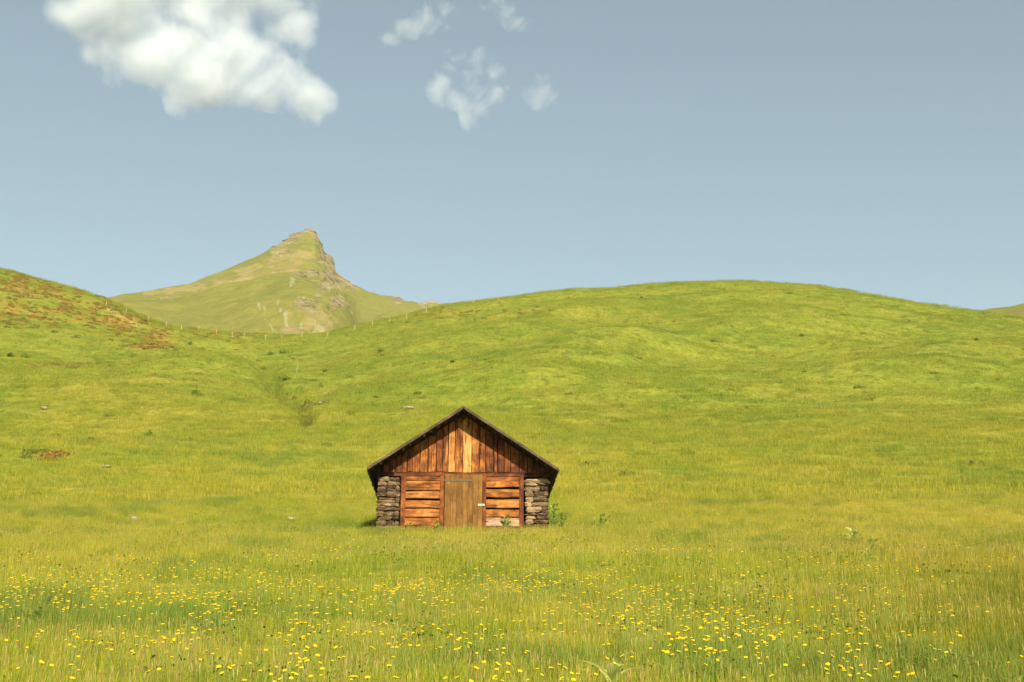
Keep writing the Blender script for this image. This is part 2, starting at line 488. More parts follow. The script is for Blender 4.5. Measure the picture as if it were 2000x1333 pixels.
def bare(px, row, X, Y):
    """dark earth showing at the stream bank and on the mound at the far left"""
    b = np.exp(-(seg_dist(px, row, 582, 800, 640, 783) / 5.5) ** 2) + 0.8 * np.exp(-(seg_dist(px, row, 640, 770, 690, 755) / 3.5) ** 2) + 0.7 * np.exp(-(seg_dist(px, row, 520, 757, 535, 766) / 3.5) ** 2)
    b = b * (Y > 90) + 0.8 * np.exp(-(seg_dist(px, row, 28, 858, 46, 868) / 5) ** 2) * (Y > 60) + 0.6 * np.exp(-(seg_dist(px, row, 60, 895, 95, 893) / 4) ** 2) * (Y > 60)
    return b * smooth(-.2, .08, fbm(X / 1.3, Y / 1.6, 2))
bank = bare(PXg, ROWg, Xg, Yg)
path = 0.8 * smooth(5, 1.5, seg_dist(PXg, ROWg, 205, 600, 270, 637)) * (Yg > 200) + 0.5 * smooth(8, 2, seg_dist(PXg, ROWg, 35, 565, 65, 580)) * (Yg > 200)
mask = np.stack([np.clip(rm * 0.72, 0, 1).ravel(), np.clip(bank, 0, 1).ravel(), np.clip(path, 0, 1).ravel()], 1)
ground = mesh_obj("meadow_ground", np.stack([Xg.ravel(), Yg.ravel(), Zg.ravel()], 1), grid_faces(*Yg.shape).tolist(), M_ground, None, {"mask": mask}, smooth_shade=True)
tag(ground, "rolling green alpine meadow rising into two rounded hills", "meadow", kind="structure")

# ------------------------------------------------------------------ mountain and far ridges
def mountain_mat():
    t = NT("mountain_side")
    p = t.pos()
    m = t.attr("mask", True)
    sep = t.n("ShaderNodeSeparateColor"); t.l(m, sep.inputs[0])
    n1 = t.noise(p, 0.012, 6, 0.6); n2 = t.noise(p, 0.10, 6, 0.7)
    g = t.math("ADD", t.math("MULTIPLY", n1, 0.5), t.math("MULTIPLY", n2, 0.5))
    green = t.ramp(g, [(0.36, (0.17, 0.175, 0.026)), (0.5, (0.225, 0.215, 0.036)), (0.64, (0.29, 0.24, 0.050))])
    strata = t.noise(t.mapping(p, (0.035, 0.035, 0.30)), 1.0, 6, 0.7, 1.2)
    rock = t.ramp(strata, [(0.36, (0.045, 0.030, 0.012)), (0.46, (0.23, 0.18, 0.07)), (0.58, (0.38, 0.31, 0.145)), (0.70, (0.22, 0.21, 0.05))])
    scree = t.ramp(n2, [(0.3, (0.28, 0.22, 0.065)), (0.6, (0.40, 0.29, 0.115))])
    chalk = t.ramp(n2, [(0.3, (0.38, 0.33, 0.16)), (0.6, (0.56, 0.50, 0.31))])
    col = t.mix(sep.outputs[1], green, scree)
    col = t.mix(sep.outputs[0], col, rock)
    col = t.mix(sep.outputs[2], col, chalk)
    t.bsdf(col, 0.95, 0.05, t.bump(t.noise(p, 0.16, 8, 0.75), 0.9, 6.0))
    return t.m
M_mtn = mountain_mat()

cp = [100, 205, 240, 300, 370, 440, 500, 520, 527, 560, 585, 600, 615, 622, 630, 638, 642, 650, 652, 660, 668, 690, 720, 760, 790, 820, 850, 880, 1000]
cr = [620, 583, 574, 566, 554, 526, 501, 491, 484, 466, 452, 446, 453, 466, 482, 497, 499, 509, 524, 535, 541, 553, 570, 577, 584, 592, 600, 608, 640]
PXm = np.concatenate([np.linspace(60, 500, 190)[:-1], np.linspace(500, 710, 211), np.linspace(710, 1000, 110)[1:]])
SM = np.concatenate([np.linspace(0, 1, 230), np.linspace(1, 1.6, 26)[1:]])
P2, S2 = np.meshgrid(PXm, SM, indexing="xy")
crest = np.interp(P2, cp, cr)
Dc = np.interp(P2, [60, 205, 400, 600, 640, 760, 1000], [1000, 1050, 1180, 1300, 1280, 1330, 1400])
foot = 720.0
# lower spur stands nearer than the upper flank; right of it the valley side lies further back
spur = smooth(700, 660, P2) * smooth(180, 300, P2)
g_ = np.clip(S2, 0, 1)
prof = g_ ** 0.92 + 0.07 * spur * np.sin(np.pi * g_) 
_pu = np.arange(0, 1100, 2.0); _cu = np.interp(_pu, cp, cr)
_ku = np.exp(-0.5 * (np.arange(-45, 46) / 14.0) ** 2); _ku /= _ku.sum()
_cs = np.convolve(np.pad(_cu, 45, mode="edge"), _ku, "valid")
crest_soft = np.interp(P2, _pu, _cs)
_mixk = smooth(0.72, 1.0, np.minimum(prof, 1.0))
rowm = foot + ((crest * _mixk + crest_soft * (1 - _mixk)) - foot) * np.minimum(prof, 1.0)
Ym = 620 + (Dc - 620) * np.clip(S2, 0, 1)
Zm = EYE + Ym * h_of_row(rowm)
back = np.maximum(S2 - 1, 0)
Ym = Ym + back * 700
Zc = EYE + Dc * h_of_row(crest)
Zm = np.where(S2 > 1, Zc - back * 700 * 0.75, Zm)
Xm = Ym * (P2 - 1000) / np.where(S2 > 1, fwd_of_row(crest), fwd_of_row(rowm))
dc = rowm - crest
n_a = fbm(P2 / 26, rowm / 10, 4)
rock = np.zeros_like(P2)
rock = np.maximum(rock, smooth(515, 545, P2) * smooth(640, 615, P2) * smooth(26, 4, dc + n_a * 34))
edge_d = np.min([seg_dist(P2, rowm, *q) for q in ((600, 448, 615, 453), (615, 453, 625, 472), (625, 472, 640, 497), (640, 497, 655, 527), (655, 527, 668, 540), (668, 540, 690, 553))], 0)
rock = np.maximum(rock, smooth(20, 6, edge_d + n_a * 34))
rock = np.maximum(rock, 0.7 * smooth(1.1, 0.4, np.hypot((P2 - 645) / 22, (rowm - 545) / 26) + n_a * 2.2))
rock = np.maximum(rock, 0.8 * smooth(720, 760, P2) * smooth(14, 2, dc + n_a * 40))
for x, y, rx, ry in ((605, 602, 24, 10), (648, 578, 30, 9), (555, 542, 9, 3), (662, 600, 26, 14), (630, 560, 40, 10), (605, 545, 35, 9), (318, 586, 14, 4), (345, 583, 10, 3)):
    rock = np.maximum(rock, smooth(1.1, 0.5, np.hypot((P2 - x) / rx, (rowm - y) / ry) + n_a * 1.7))
scree = np.zeros_like(P2)
for x0, y0, x1, y1, w in ((425, 556, 560, 528, 11), (285, 573, 400, 559, 6), (560, 500, 600, 488, 16), (470, 530, 560, 505, 8), (545, 525, 575, 530, 9), (640, 565, 668, 562, 12), (720, 612, 728, 620, 8), (560, 628, 580, 632, 12), (600, 610, 640, 630, 14)):
    scree = np.maximum(scree, 0.75 * smooth(1.25, 0.25, seg_dist(P2, rowm, x0, y0, x1, y1) / w + fbm(P2 / 24, rowm / 6, 4) * 3.0))
chalk = np.zeros_like(P2)
for x0, y0, x1, y1, w in ((498, 605, 520, 620, 2.6), (535, 598, 562, 622, 2.4), (568, 558, 572, 568, 5), (590, 622, 612, 636, 4), (618, 626, 648, 648, 5.5), (560, 645, 640, 652, 2.5), (628, 566, 645, 580, 3.5), (580, 588, 590, 590, 4), (800, 612, 815, 614, 3), (530, 532, 545, 534, 3), (520, 618, 560, 645, 1.6)):
    chalk = np.maximum(chalk, 0.42 * smooth(1.0, 0.2, seg_dist(P2 + fbm(P2 / 14, rowm / 9, 3) * 16, rowm, x0, y0, x1, y1) / (w * .8) + fbm(P2 / 7, rowm / 4, 3) * 4.0))
off_crest = smooth(0, 50, dc)
Zm = Zm + fbm(Xm / 130, Ym / 90, 4) * 26 * off_crest * smooth(0, .25, S2) + fbm(Xm / 26, Ym / 20, 4) * 9.0 * (0.12 + 0.88 * off_crest)
rid = 0.5 - np.abs(fbm(Xm / 16, (Zm + Ym * .2) / 9, 4)) * 2
Zm = Zm + rock * (rid - .35) * 13.0 * (0.45 + 0.55 * smooth(2, 25, dc))
Xm = Xm + rock * fbm(Zm / 8, Ym / 16, 3) * 6.0
# hollow to the right of the spur
Zm = Zm - 16 * np.exp(-((P2 - 712) / 26) ** 2) * smooth(10, 50, dc) * smooth(0, .3, S2)
maskm = np.stack([np.clip(rock, 0, 1).ravel(), np.clip(scree, 0, 1).ravel(), np.clip(chalk, 0, 1).ravel()], 1)
mtn = mesh_obj("mountain", np.stack([Xm.ravel(), Ym.ravel(), Zm.ravel()], 1), [f[::-1] for f in grid_faces(*P2.shape).tolist()], M_mtn, None, {"mask": maskm}, smooth_shade=True)
tag(mtn, "pointed grassy mountain with a crumbling rocky summit behind the saddle", "mountain", kind="structure")

def ridge(name, label, px_list, row_list, Yd, depth, rockiness, seed, n=160):
    """a far ridge with a front slope and a back slope"""
    px = np.linspace(px_list[0], px_list[-1], n)
    cr_ = np.interp(px, px_list, row_list)
    s = np.concatenate([np.linspace(0, 1, 50), np.linspace(1, 2, 14)[1:]])
    P, S = np.meshgrid(px, s, indexing="xy"); CR = np.meshgrid(cr_, s, indexing="xy")[0]
    Yq = Yd - depth * (1 - np.clip(S, 0, 1)) + depth * np.maximum(S - 1, 0)
    Zt = EYE + Yd * h_of_row(CR)
    Z = Zt - depth * 0.55 * (1 - np.clip(S, 0, 1)) ** 1.2 - depth * 0.6 * np.maximum(S - 1, 0)
    X = Yq * (P - 1000) / fwd_of_row(CR)
    Z = Z + fbm(X / (Yd * .03) + seed, Yq / (Yd * .03), 4) * Yd * .006
    nz = fbm(X / (Yd * .02), Yq / (Yd * .01) + seed, 3)
    rk = np.clip(rockiness * smooth(-.15, .15, nz), 0, 1)
    ms = np.stack([rk.ravel(), (rk * .8).ravel(), (rk * 0.6 * smooth(0, .2, nz)).ravel()], 1)
    o = mesh_obj(name, np.stack([X.ravel(), Yq.ravel(), Z.ravel()], 1), [f[::-1] for f in grid_faces(*P.shape).tolist()], M_mtn, None, {"mask": ms}, smooth_shade=True)
    return tag(o, label, "ridge", kind="structure")
ridge("rocky_ridge", "pale rocky ridge top peeping out between mountain and right hill", [780, 815, 828, 840, 852, 862, 880, 920], [606, 594, 587, 584, 585, 590, 600, 615], 1700, 160, 1.0, 3.1)
ridge("far_hill", "brownish green hill behind the right end of the meadow hill", [1780, 1850, 1890, 1930, 1970, 2000, 2100, 2400], [640, 622, 609, 601, 597, 594, 590, 580], 640, 120, 0.03, 8.7)

# ------------------------------------------------------------------ hut
WOOD = [(0.25, (0.022, 0.007, 0.003)), (0.40, (0.100, 0.027, 0.006)), (0.53, (0.235, 0.072, 0.012)), (0.68, (0.41, 0.160, 0.030)), (0.90, (0.56, 0.32, 0.10))]
WOODR = [(0.22, (0.022, 0.007, 0.003)), (0.42, (0.11, 0.028, 0.006)), (0.60, (0.25, 0.075, 0.013)), (0.85, (0.42, 0.17, 0.035))]
DOORC = [(0.25, (0.060, 0.026, 0.005)), (0.48, (0.150, 0.068, 0.012)), (0.70, (0.245, 0.125, 0.025)), (0.9, (0.30, 0.17, 0.04))]
GREYW = [(0.25, (0.022, 0.013, 0.007)), (0.50, (0.075, 0.048, 0.023)), (0.80, (0.19, 0.13, 0.065))]
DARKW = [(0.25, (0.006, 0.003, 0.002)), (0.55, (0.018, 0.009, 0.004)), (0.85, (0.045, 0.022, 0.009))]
M_gable = wood_mat("gable_boards", "z", WOOD, (0.58, 0.36, 0.12), 0.85)
M_panel = wood_mat("wall_boards", "x", WOOD, (0.52, 0.30, 0.10), 0.7)
M_panel_grey = wood_mat("weathered_board", "x", [(0.25, (0.09, 0.04, 0.02)), (0.5, (0.27, 0.16, 0.085)), (0.8, (0.45, 0.33, 0.20))], (0.5, 0.4, 0.26), 0.7)
M_post = wood_mat("post_wood", "z", WOODR, (0.5, 0.3, 0.12), 0.5)
M_beam = wood_mat("beam_wood", "x", WOODR, (0.5, 0.3, 0.12), 0.6)
M_door = wood_mat("door_boards", "z", DOORC, (0.34, 0.22, 0.07), 0.25, False, 0.4)
M_barge = wood_mat("barge_board", "x", GREYW, (0.25, 0.19, 0.11), 0.4, False)
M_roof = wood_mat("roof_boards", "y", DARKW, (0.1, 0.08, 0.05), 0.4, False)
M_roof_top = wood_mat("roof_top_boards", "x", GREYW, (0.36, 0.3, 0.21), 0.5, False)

def stone_mat():
    t = NT("wall_stone")
    off = t.n("ShaderNodeCombineXYZ"); r = t.math("MULTIPLY", t.attr("rnd"), 29.0)
    for i in range(3): t.l(r, off.inputs[i])
    v = t.vmath("ADD", t.obj(), off.outputs[0])
    lay = t.noise(t.mapping(v, (2.0, 2.0, 9.0)), 2.2, 6, 0.68, 0.8)
    f = t.math("ADD", t.math("MULTIPLY", lay, 0.75), t.math("MULTIPLY", t.math("SUBTRACT", t.attr("tone"), 0.35), 0.55), clamp=True)
    col = t.ramp(f, [(0.24, (0.04, 0.024, 0.012)), (0.38, (0.16, 0.10, 0.05)), (0.55, (0.29, 0.19, 0.095)), (0.80, (0.46, 0.35, 0.20))])
    lich = t.ramp(t.noise(v, 7.0, 4, 0.6), [(0.62, 0.0), (0.72, 1.0)])
    col = t.mix(t.math("MULTIPLY", lich, 0.5), col, (0.40, 0.33, 0.20))
    t.bsdf(col, 0.92, 0.15, t.bump(t.math("ADD", lay, t.noise(v, 18.0, 4, 0.7)), 0.9, 0.03))
    return t.m
M_stone = stone_mat()
def metal_mat(name, c, rough, metallic):
    t = NT(name)
    n = t.noise(t.obj(), 22.0, 4, 0.6)
    t.bsdf(t.mix(n, c, tuple(x * 0.55 for x in c)), rough, 0.5, t.bump(n, 0.2, 0.004), metallic)
    return t.m
M_iron = metal_mat("old_strap_iron", (0.13, 0.085, 0.04), 0.8, 0.1)
M_zinc = metal_mat("zinc_hasp", (0.36, 0.33, 0.25), 0.5, 0.3)
def plain_mat(name, c0, c1, scale):
    t = NT(name)
    n = t.noise(t.obj(), scale, 5, 0.65)
    t.bsdf(t.ramp(n, [(0.3, c0), (0.7, c1)]), 0.95, 0.1, t.bump(n, 0.5, 0.05))
    return t.m
M_mortar = plain_mat("dark_wall_core", (0.015, 0.010, 0.006), (0.045, 0.03, 0.018), 6.0)

hut = empty("alpine_hut", HUT, HUT_RZ)
tag(hut, "small weathered timber and stone hut with pitched roof standing in the meadow", "hut")

def zx(x): return -3.688 + x * 0.003631        # measured on an enlargement of the hut -> metres
def zz(z): return 4.29 - z * 0.003631
APEX, EAVE_X, EAVE_Z, OVER, DEEP = 3.82, 3.07, 1.79, 0.74, 7.6
SL = (APEX - EAVE_Z) / EAVE_X
def roof_under(x): return APEX - 0.13 - SL * abs(x)

# -- stone piers and side walls
def stone(mb, cx, cy_, cz, w, d, h, tone):
    bm = bmesh.new()
    bmesh.ops.create_cube(bm, size=2.0)
    bmesh.ops.subdivide_edges(bm, edges=bm.edges[:], cuts=3, use_grid_fill=True)
    ph = Vector((random.random() * 40, random.random() * 40, random.random() * 40))
    sk = (random.random() - .5) * 0.5
    an_ = random.uniform(-.11, .11); ca_, sa_ = math.cos(an_), math.sin(an_)
    vs_ = []
    from mathutils import noise as mn
    for v in bm.verts:
        p = v.co.copy()
        q = p.normalized() * 1.25
        p = p.lerp(q, 0.46)
        p += mn.noise_vector(p * 0.9 + ph) * 0.30 + mn.noise_vector(p * 2.3 + ph) * 0.12
        p = Vector((p.x * ca_ - p.z * sa_ * h / w, p.y, p.z * ca_ + p.x * sa_ * min(w / h, 2.0)))
        vs_.append((cx + p.x * w / 2 * 0.98, cy_ + p.y * d / 2, cz + (p.z + sk * p.x * .35) * h / 2 * 1.0))
    fs = [tuple(v.index for v in f.verts) for f in bm.faces]
    mb.add(vs_, fs, random.random(), tone)
    bm.free()

def stone_face(mb, a0, a1, z0, z1f, at, big=1.0):
    """courses of rough field stones from a0 to a1; at(a, z) gives the centre of a stone"""
    z = z0
    while True:
        h = random.uniform(0.085, 0.20) * big
        if z + h * 0.6 > z1f(0.5 * (a0 + a1)): break
        a = a0 + random.uniform(-0.02, 0.02)
        while a < a1 - 0.06:
            w = min(random.choice((random.uniform(.18, .34), random.uniform(.36, .72))) * big, a1 - a + 0.01)
            if a1 - (a + w) < 0.12: w = a1 - a
            hh = h * random.uniform(0.86, 1.05)
            if z + hh * .5 < z1f(a + w / 2):
                if random.random() < 0.22 and w > 0.3 and h > .16:
                    at(mb, a + w / 2, z + hh * .25, w, hh * .5); at(mb, a + w / 2 + random.uniform(-.03, .03), z + hh * .75, w * .94, hh * .5)
                else:
                    at(mb, a + w / 2, z + hh / 2, w, hh)
            a += w
        z += h
def tone_(): return random.choice((0.10, 0.2, 0.25, 0.3, 0.36, 0.45, 0.62))
random.seed(23)
for side, x0, x1 in ((-1, -2.77, -2.05), (1, 2.02, 2.77)):
    mb = MB()
    def front(m, a, z, w, h): stone(m, a, 0.13 + random.uniform(-.03, .03), z, w, 0.34, h, tone_())
    top = lambda a: 1.66 if side < 0 else 1.70 - 0.55 * max(0, a - 2.35)
    stone_face(mb, x0, x1, -0.55, top, front)
    xs = side * 2.62
    def flank(m, a, z, w, h): stone(m, xs + random.uniform(-.02, .02), a, z, 0.32, w, h, tone_())
    stone_face(mb, 0.32, 7.45, -0.5, lambda a: 1.62, flank, 1.6)
    # rubble filling
    b = [(side * 2.10, 0.14), (side * 2.70, 0.14), (side * 2.70, 7.4), (side * 2.10, 7.4)]
    vv = [(x, y, z) for z in (-0.6, 1.60) for x, y in b]
    ff = [(0, 1, 2, 3), (4, 7, 6, 5), (0, 4, 5, 1), (1, 5, 6, 2), (2, 6, 7, 3), (3, 7, 4, 0)]
    w_ = mb.build("stone_wall", M_stone, hut, False)
    mesh_obj("wall_core", vv, ff if side > 0 else [f[::-1] for f in ff], M_mortar, w_)

# -- gable of upright boards
random.seed(5)
mb = MB()
edges = [-2.82, -2.60, -2.40, zx(410), zx(470), zx(515), zx(560), zx(628), zx(700), zx(775), zx(832), zx(880), zx(944), zx(1012), zx(1092), zx(1165), zx(1215), zx(1290), zx(1325), zx(1385), zx(1438), zx(1520), zx(1590), zx(1650), zx(1710), 2.66, 2.82]
tones = [.3, .35, .3, .42, .45, .40, .50, .55, .52, .50, .52, .74, .60, .90, .55, .50, .48, .45, .42, .38, .40, .36, .34, .3, .3, .3, .3]
for i in range(len(edges) - 1):
    a, b = edges[i], edges[i + 1]
    z0 = zz(688) + random.uniform(-0.02, 0.015)
    lo = min(roof_under(a), roof_under(b))
    def warp(q, k, z0=z0):
        ztop = roof_under(q.x)
        return Vector((q.x, q.y, z0 + (max(ztop, z0 + 0.02) - z0) * k))
    if lo < z0 + 0.04: continue
    plank(mb, ((a + b) / 2, -0.05 + random.uniform(-.012, .012), z0), (0, 0, 1), (1, 0, 0), 1.0, b - a - random.uniform(0.010, 0.028), 0.032, tones[i] + random.uniform(-.08, .08), 12, 0.007, 0.007, 0, warp)
mb.build("gable_boards", M_gable, hut)

# -- beams, posts
mb = MB(); plank(mb, (zx(400), 0.02, zz(706)), (1, 0, 0), (0, 0, 1), zx(1565) - zx(400), 0.13, 0.12, 0.36, 20, 0.008); mb.build("lintel_beam", M_beam, hut)
mb = MB(); plank(mb, (-2.8, 0.12, zz(700)), (1, 0, 0), (0, 0, 1), 5.6, 0.15, 0.16, 0.2, 16, 0.01); mb.build("tie_beam", M_beam, hut)
for x0, x1, tn in ((462, 505, .50), (812, 848, .45), (1187, 1222, .42), (1520, 1558, .42)):
    mb = MB(); plank(mb, ((zx(x0) + zx(x1)) / 2, -0.015, -0.5), (0, 0, 1), (1, 0, 0), zz(722) + 0.5, zx(x1) - zx(x0), 0.11, tn, 16, 0.008); mb.build("post", M_post, hut)

# -- board panels left and right of the door
def panel(xa, xb, rows, greyrow=None):
    mb = MB(); root = None
    for i, (t_, b_, tn) in enumerate(rows):
        if i == greyrow: continue
        plank(mb, (zx(xa), 0.0 + random.uniform(-.012, .012), (zz(t_) + zz(b_)) / 2), (1, 0, 0), (0, 0, 1), zx(xb) - zx(xa), (b_ - t_) * .003631, 0.05, tn + .05, 14, 0.014, 0.014)
    o = mb.build("board_wall", M_panel, hut)
    if greyrow is not None:
        t_, b_, tn = rows[greyrow]
        mb = MB(); plank(mb, (zx(xa), -0.01, (zz(t_) + zz(b_)) / 2), (1, 0, 0), (0, 0, 1), zx(xb) - zx(xa), (b_ - t_) * .003631, 0.05, tn + .05, 14, 0.014, 0.014)
        g = mb.build("bottom_board", M_panel_grey, o); g["label"] = "greyed bottom board right of the door"
    mb = MB(); plank(mb, (zx(xa) - .05, 0.22, 0.2), (1, 0, 0), (0, 0, 1), zx(xb) - zx(xa) + .1, 2.9, 0.04, .1, 4); mb.build("dark_backing", M_roof, o)  # added dark sheet, so gaps between boards show black like a shaded interior
random.seed(9)
panel(500, 816, [(722, 764, .42), (766, 797, .58), (799, 852, .46), (863, 926, .66), (944, 1010, .60), (1019, 1092, .62), (1100, 1168, .58), (1172, 1240, .45), (1243, 1310, .4)])
panel(1218, 1526, [(724, 768, .46), (769, 821, .54), (839, 872, .66), (874, 913, .44), (931, 1006, .64), (1021, 1088, .58), (1095, 1172, .6), (1176, 1240, .4), (1243, 1310, .4)], 6)

# -- door
mb = MB()
random.seed(31)
de = [852, 905, 960, 1012, 1060, 1106]
for a, b in zip(de[:-1], de[1:]):
    plank(mb, ((zx(a) + zx(b)) / 2, -0.075, -0.28), (0, 0, 1), (1, 0, 0), zz(712) + 0.28, zx(b) - zx(a) - .004, 0.03, random.uniform(.45, .58), 12, 0.002, 0.003)
door = mb.build("door", M_door, hut)
mb = MB()
for a, b, tn in ((1107, 1150, .6), (1151, 1188, .62)):
    plank(mb, ((zx(a) + zx(b)) / 2, -0.078, -0.28), (0, 0, 1), (1, 0, 0), zz(710) + 0.28, zx(b) - zx(a) - .004, 0.034, tn, 12, 0.002, 0.003)
mb.build("closing_board", M_door, door)
mb = MB(); plank(mb, (zx(845), -0.096, zz(764)), (1, 0, 0), (0, 0, 1), zx(1106) - zx(845), 0.062, 0.012, .5, 10, 0.003, 0.003)
hg = mb.build("strap_hinge", M_iron, door)
for x in (860, 900, 960, 1030, 1090):
    mb = MB(); tube(mb, [(zx(x), -0.101, zz(764)), (zx(x), -0.108, zz(764))], 0.009, 8)
    mb.build("bolt", M_iron, hg)
mb = MB(); plank(mb, (zx(1150), -0.102, zz(984)), (1, 0, 0), (0, 0, 1), zx(1210) - zx(1150), 0.075, 0.01, .5, 4, 0.001, 0.004)
hs = mb.build("hasp", M_zinc, door)
mb = MB(); tube(mb, [(zx(1188), -0.115, zz(975)), (zx(1188), -0.135, zz(985)), (zx(1188), -0.135, zz(1000)), (zx(1188), -0.113, zz(1004))], 0.011, 8)
mb.build("lock_staple", M_zinc, hs)
mb = MB(); plank(mb, (zx(845), 0.1, 0.6), (1, 0, 0), (0, 0, 1), zx(1195) - zx(845), 2.2, 0.04, .1, 4); mb.build("door_dark_backing", M_roof, door)  # dark sheet added behind the door in place of the shadowy inside

# -- roof
random.seed(77)
for s in (-1, 1):
    mb = MB()
    slope_len = math.hypot(EAVE_X, APEX - EAVE_Z)
    d = Vector((s * EAVE_X, 0, -(APEX - EAVE_Z))).normalized()
    nrm = Vector((s * (APEX - EAVE_Z), 0, EAVE_X)).normalized()
    nb = 12
    for k in range(nb):
        c = Vector((0, 0, APEX)) + d * ((k + .5) * slope_len / nb) - nrm * (0.055 + random.uniform(0, .006))
        plank(mb, (c.x, -OVER + random.uniform(-.012, .03), c.z), (0, 1, 0), d, DEEP + OVER, slope_len / nb - random.uniform(.004, .012), 0.030, random.uniform(.3, .6), 10, 0.006)
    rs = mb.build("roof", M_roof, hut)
    mb = MB()
    ny = 34
    for k in range(ny):                      # covering boards running down the slope
        y = -OVER - 0.02 + (k + .5) * (DEEP + OVER + .04) / ny
        p = Vector((0, y, APEX)) - nrm * (0.022 - 0.012 * (k % 2)) - d * 0.01
        plank(mb, p, d, (0, 1, 0), slope_len + 0.03 + random.uniform(0, .03), (DEEP + OVER) / ny + .02, 0.022, random.uniform(.35, .65), 8, 0.004)
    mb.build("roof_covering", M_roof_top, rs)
    mb = MB()
    p = Vector((0, -OVER - 0.042, APEX + 0.012)) - nrm * 0.038
    def mitre(q, k, s=s):
        if k < 1e-6: q.x = 0.0004 * s
        return q
    plank(mb, p, d, nrm, slope_len + 0.02, 0.085, 0.024, .55, 24, 0.005, 0.004, 0, mitre)
    mb.build("barge_board", M_barge, rs)
    for xx in (0.95, 1.95, 2.72):
        mb = MB(); zc_ = APEX - SL * xx - 0.17
        tube(mb, [(s * xx + random.uniform(-.015, .015), y, zc_ + random.uniform(-.012, .012)) for y in np.linspace(-OVER + 0.34, DEEP - .1, 9)], 0.07, 10, .5)
        mb.build("purlin", M_roof, rs)
    for k in range(13):                      # ragged ends of battens under the verge
        mb = MB()
        q = Vector((0, 0, APEX)) + d * (0.25 + k * 0.27 + random.uniform(-.05, .05)) - nrm * 0.095
        plank(mb, (q.x, -OVER + random.uniform(.01, .06), q.z), (0, 1, 0), d, random.uniform(.2, .34), random.uniform(.06, .1), 0.045, random.uniform(.5, 1.), 2, 0.006)
        mb.build("batten", M_roof, rs)
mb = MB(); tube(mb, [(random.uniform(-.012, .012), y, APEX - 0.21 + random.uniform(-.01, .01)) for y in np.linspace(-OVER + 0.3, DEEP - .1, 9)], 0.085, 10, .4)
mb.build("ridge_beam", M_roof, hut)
mb = MB()
for k in range(22):
    a = -2.75 + k * 0.25
    plank(mb, (a + .125, 7.45, -0.4), (0, 0, 1), (1, 0, 0), roof_under(a + .125 + .12) + 0.4, 0.24, 0.03, .4, 6)
mb.build("back_wall", M_gable, hut)

# ------------------------------------------------------------------ grass
def make_tuft(name, n, rad, h0, h1, w, mats, seeds=0.0, straw=0.0, lean=0.35, segs=3, dome=False):
    V = []; F = []; MI = []; T = []
    for i in range(n):
        r = rad * math.sqrt(random.random()); a = random.random() * 2 * math.pi
        bx, by = r * math.cos(a), r * math.sin(a)
        hh = random.uniform(h0, h1) * (1 - 0.35 * (r / rad) ** 2 if dome else 1)
        kind = 0
        q = random.random()
        if q < seeds: kind = 1
        elif q < seeds + straw: kind = 2
        la = random.random() * 2 * math.pi; lm = hh * random.uniform(0.05, lean) * (0.5 if kind else 1)
        lx, ly = lm * math.cos(la) + 0.05 * hh, lm * math.sin(la)
        fa = random.random() * math.pi
        wx, wy = math.cos(fa), math.sin(fa)
        if kind == 1: hh *= random.uniform(1.1, 1.4)
        ww = w * random.uniform(.7, 1.3) * (0.55 if kind else 1)
        tone = random.random()
        b = len(V)
        ks = [0, .45, .8, 1.0] if kind == 0 else [0, .7, .78, .9, 1.0]
        ws = [1, .85, .5, 0.05] if kind == 0 else [.6, .5, 1.7, 2.1, .2]
        for k, wk in zip(ks, ws):
            cx = bx + lx * k * k; cy2 = by + ly * k * k; cz = hh * (k - 0.12 * k * k * (1 if kind == 0 else 0)) - (0.04 if k == 0 else 0)
            V.append((cx - wx * ww * wk / 2, cy2 - wy * ww * wk / 2, cz)); V.append((cx + wx * ww * wk / 2, cy2 + wy * ww * wk / 2, cz))
            T += [tone, tone]
        for s in range(len(ks) - 1):
            F.append((b + 2 * s, b + 2 * s + 1, b + 2 * s + 3, b + 2 * s + 2)); MI.append(kind)
    return mesh_obj(name, V, F, mats, None, {"tone": T}, MI, link=False)

def leaf_dome(name, n, rad, hgt, size, mats, split=1.0):
    V = []; F = []; MI = []; T = []
    for i in range(n):
        a = random.random() * 2 * math.pi; e = math.asin(random.random() ** 0.8); rr = random.uniform(.72, 1.05)
        lump = 0.8 + 0.35 * math.sin(3 * a + 1.3) * math.cos(2 * e)
        c = Vector((math.cos(a) * math.cos(e) * rad * lump, math.sin(a) * math.cos(e) * rad * lump, math.sin(e) * hgt * lump)) * rr
        u = Vector((random.gauss(0, 1), random.gauss(0, 1), random.gauss(0, 1))).normalized()
        v = u.cross(Vector((random.gauss(0, 1), random.gauss(0, 1), random.gauss(0, 1)))).normalized()
        s = size * random.uniform(.6, 1.3); b = len(V)
        V += [c - u * s, c + v * s * .5, c + u * s, c - v * s * .5]; F.append((b, b + 1, b + 2, b + 3))
        T += [random.random()] * 4; MI.append(1 if random.random() > split else 0)
    return mesh_obj(name, V, F, mats, None, {"tone": T}, MI, link=False)

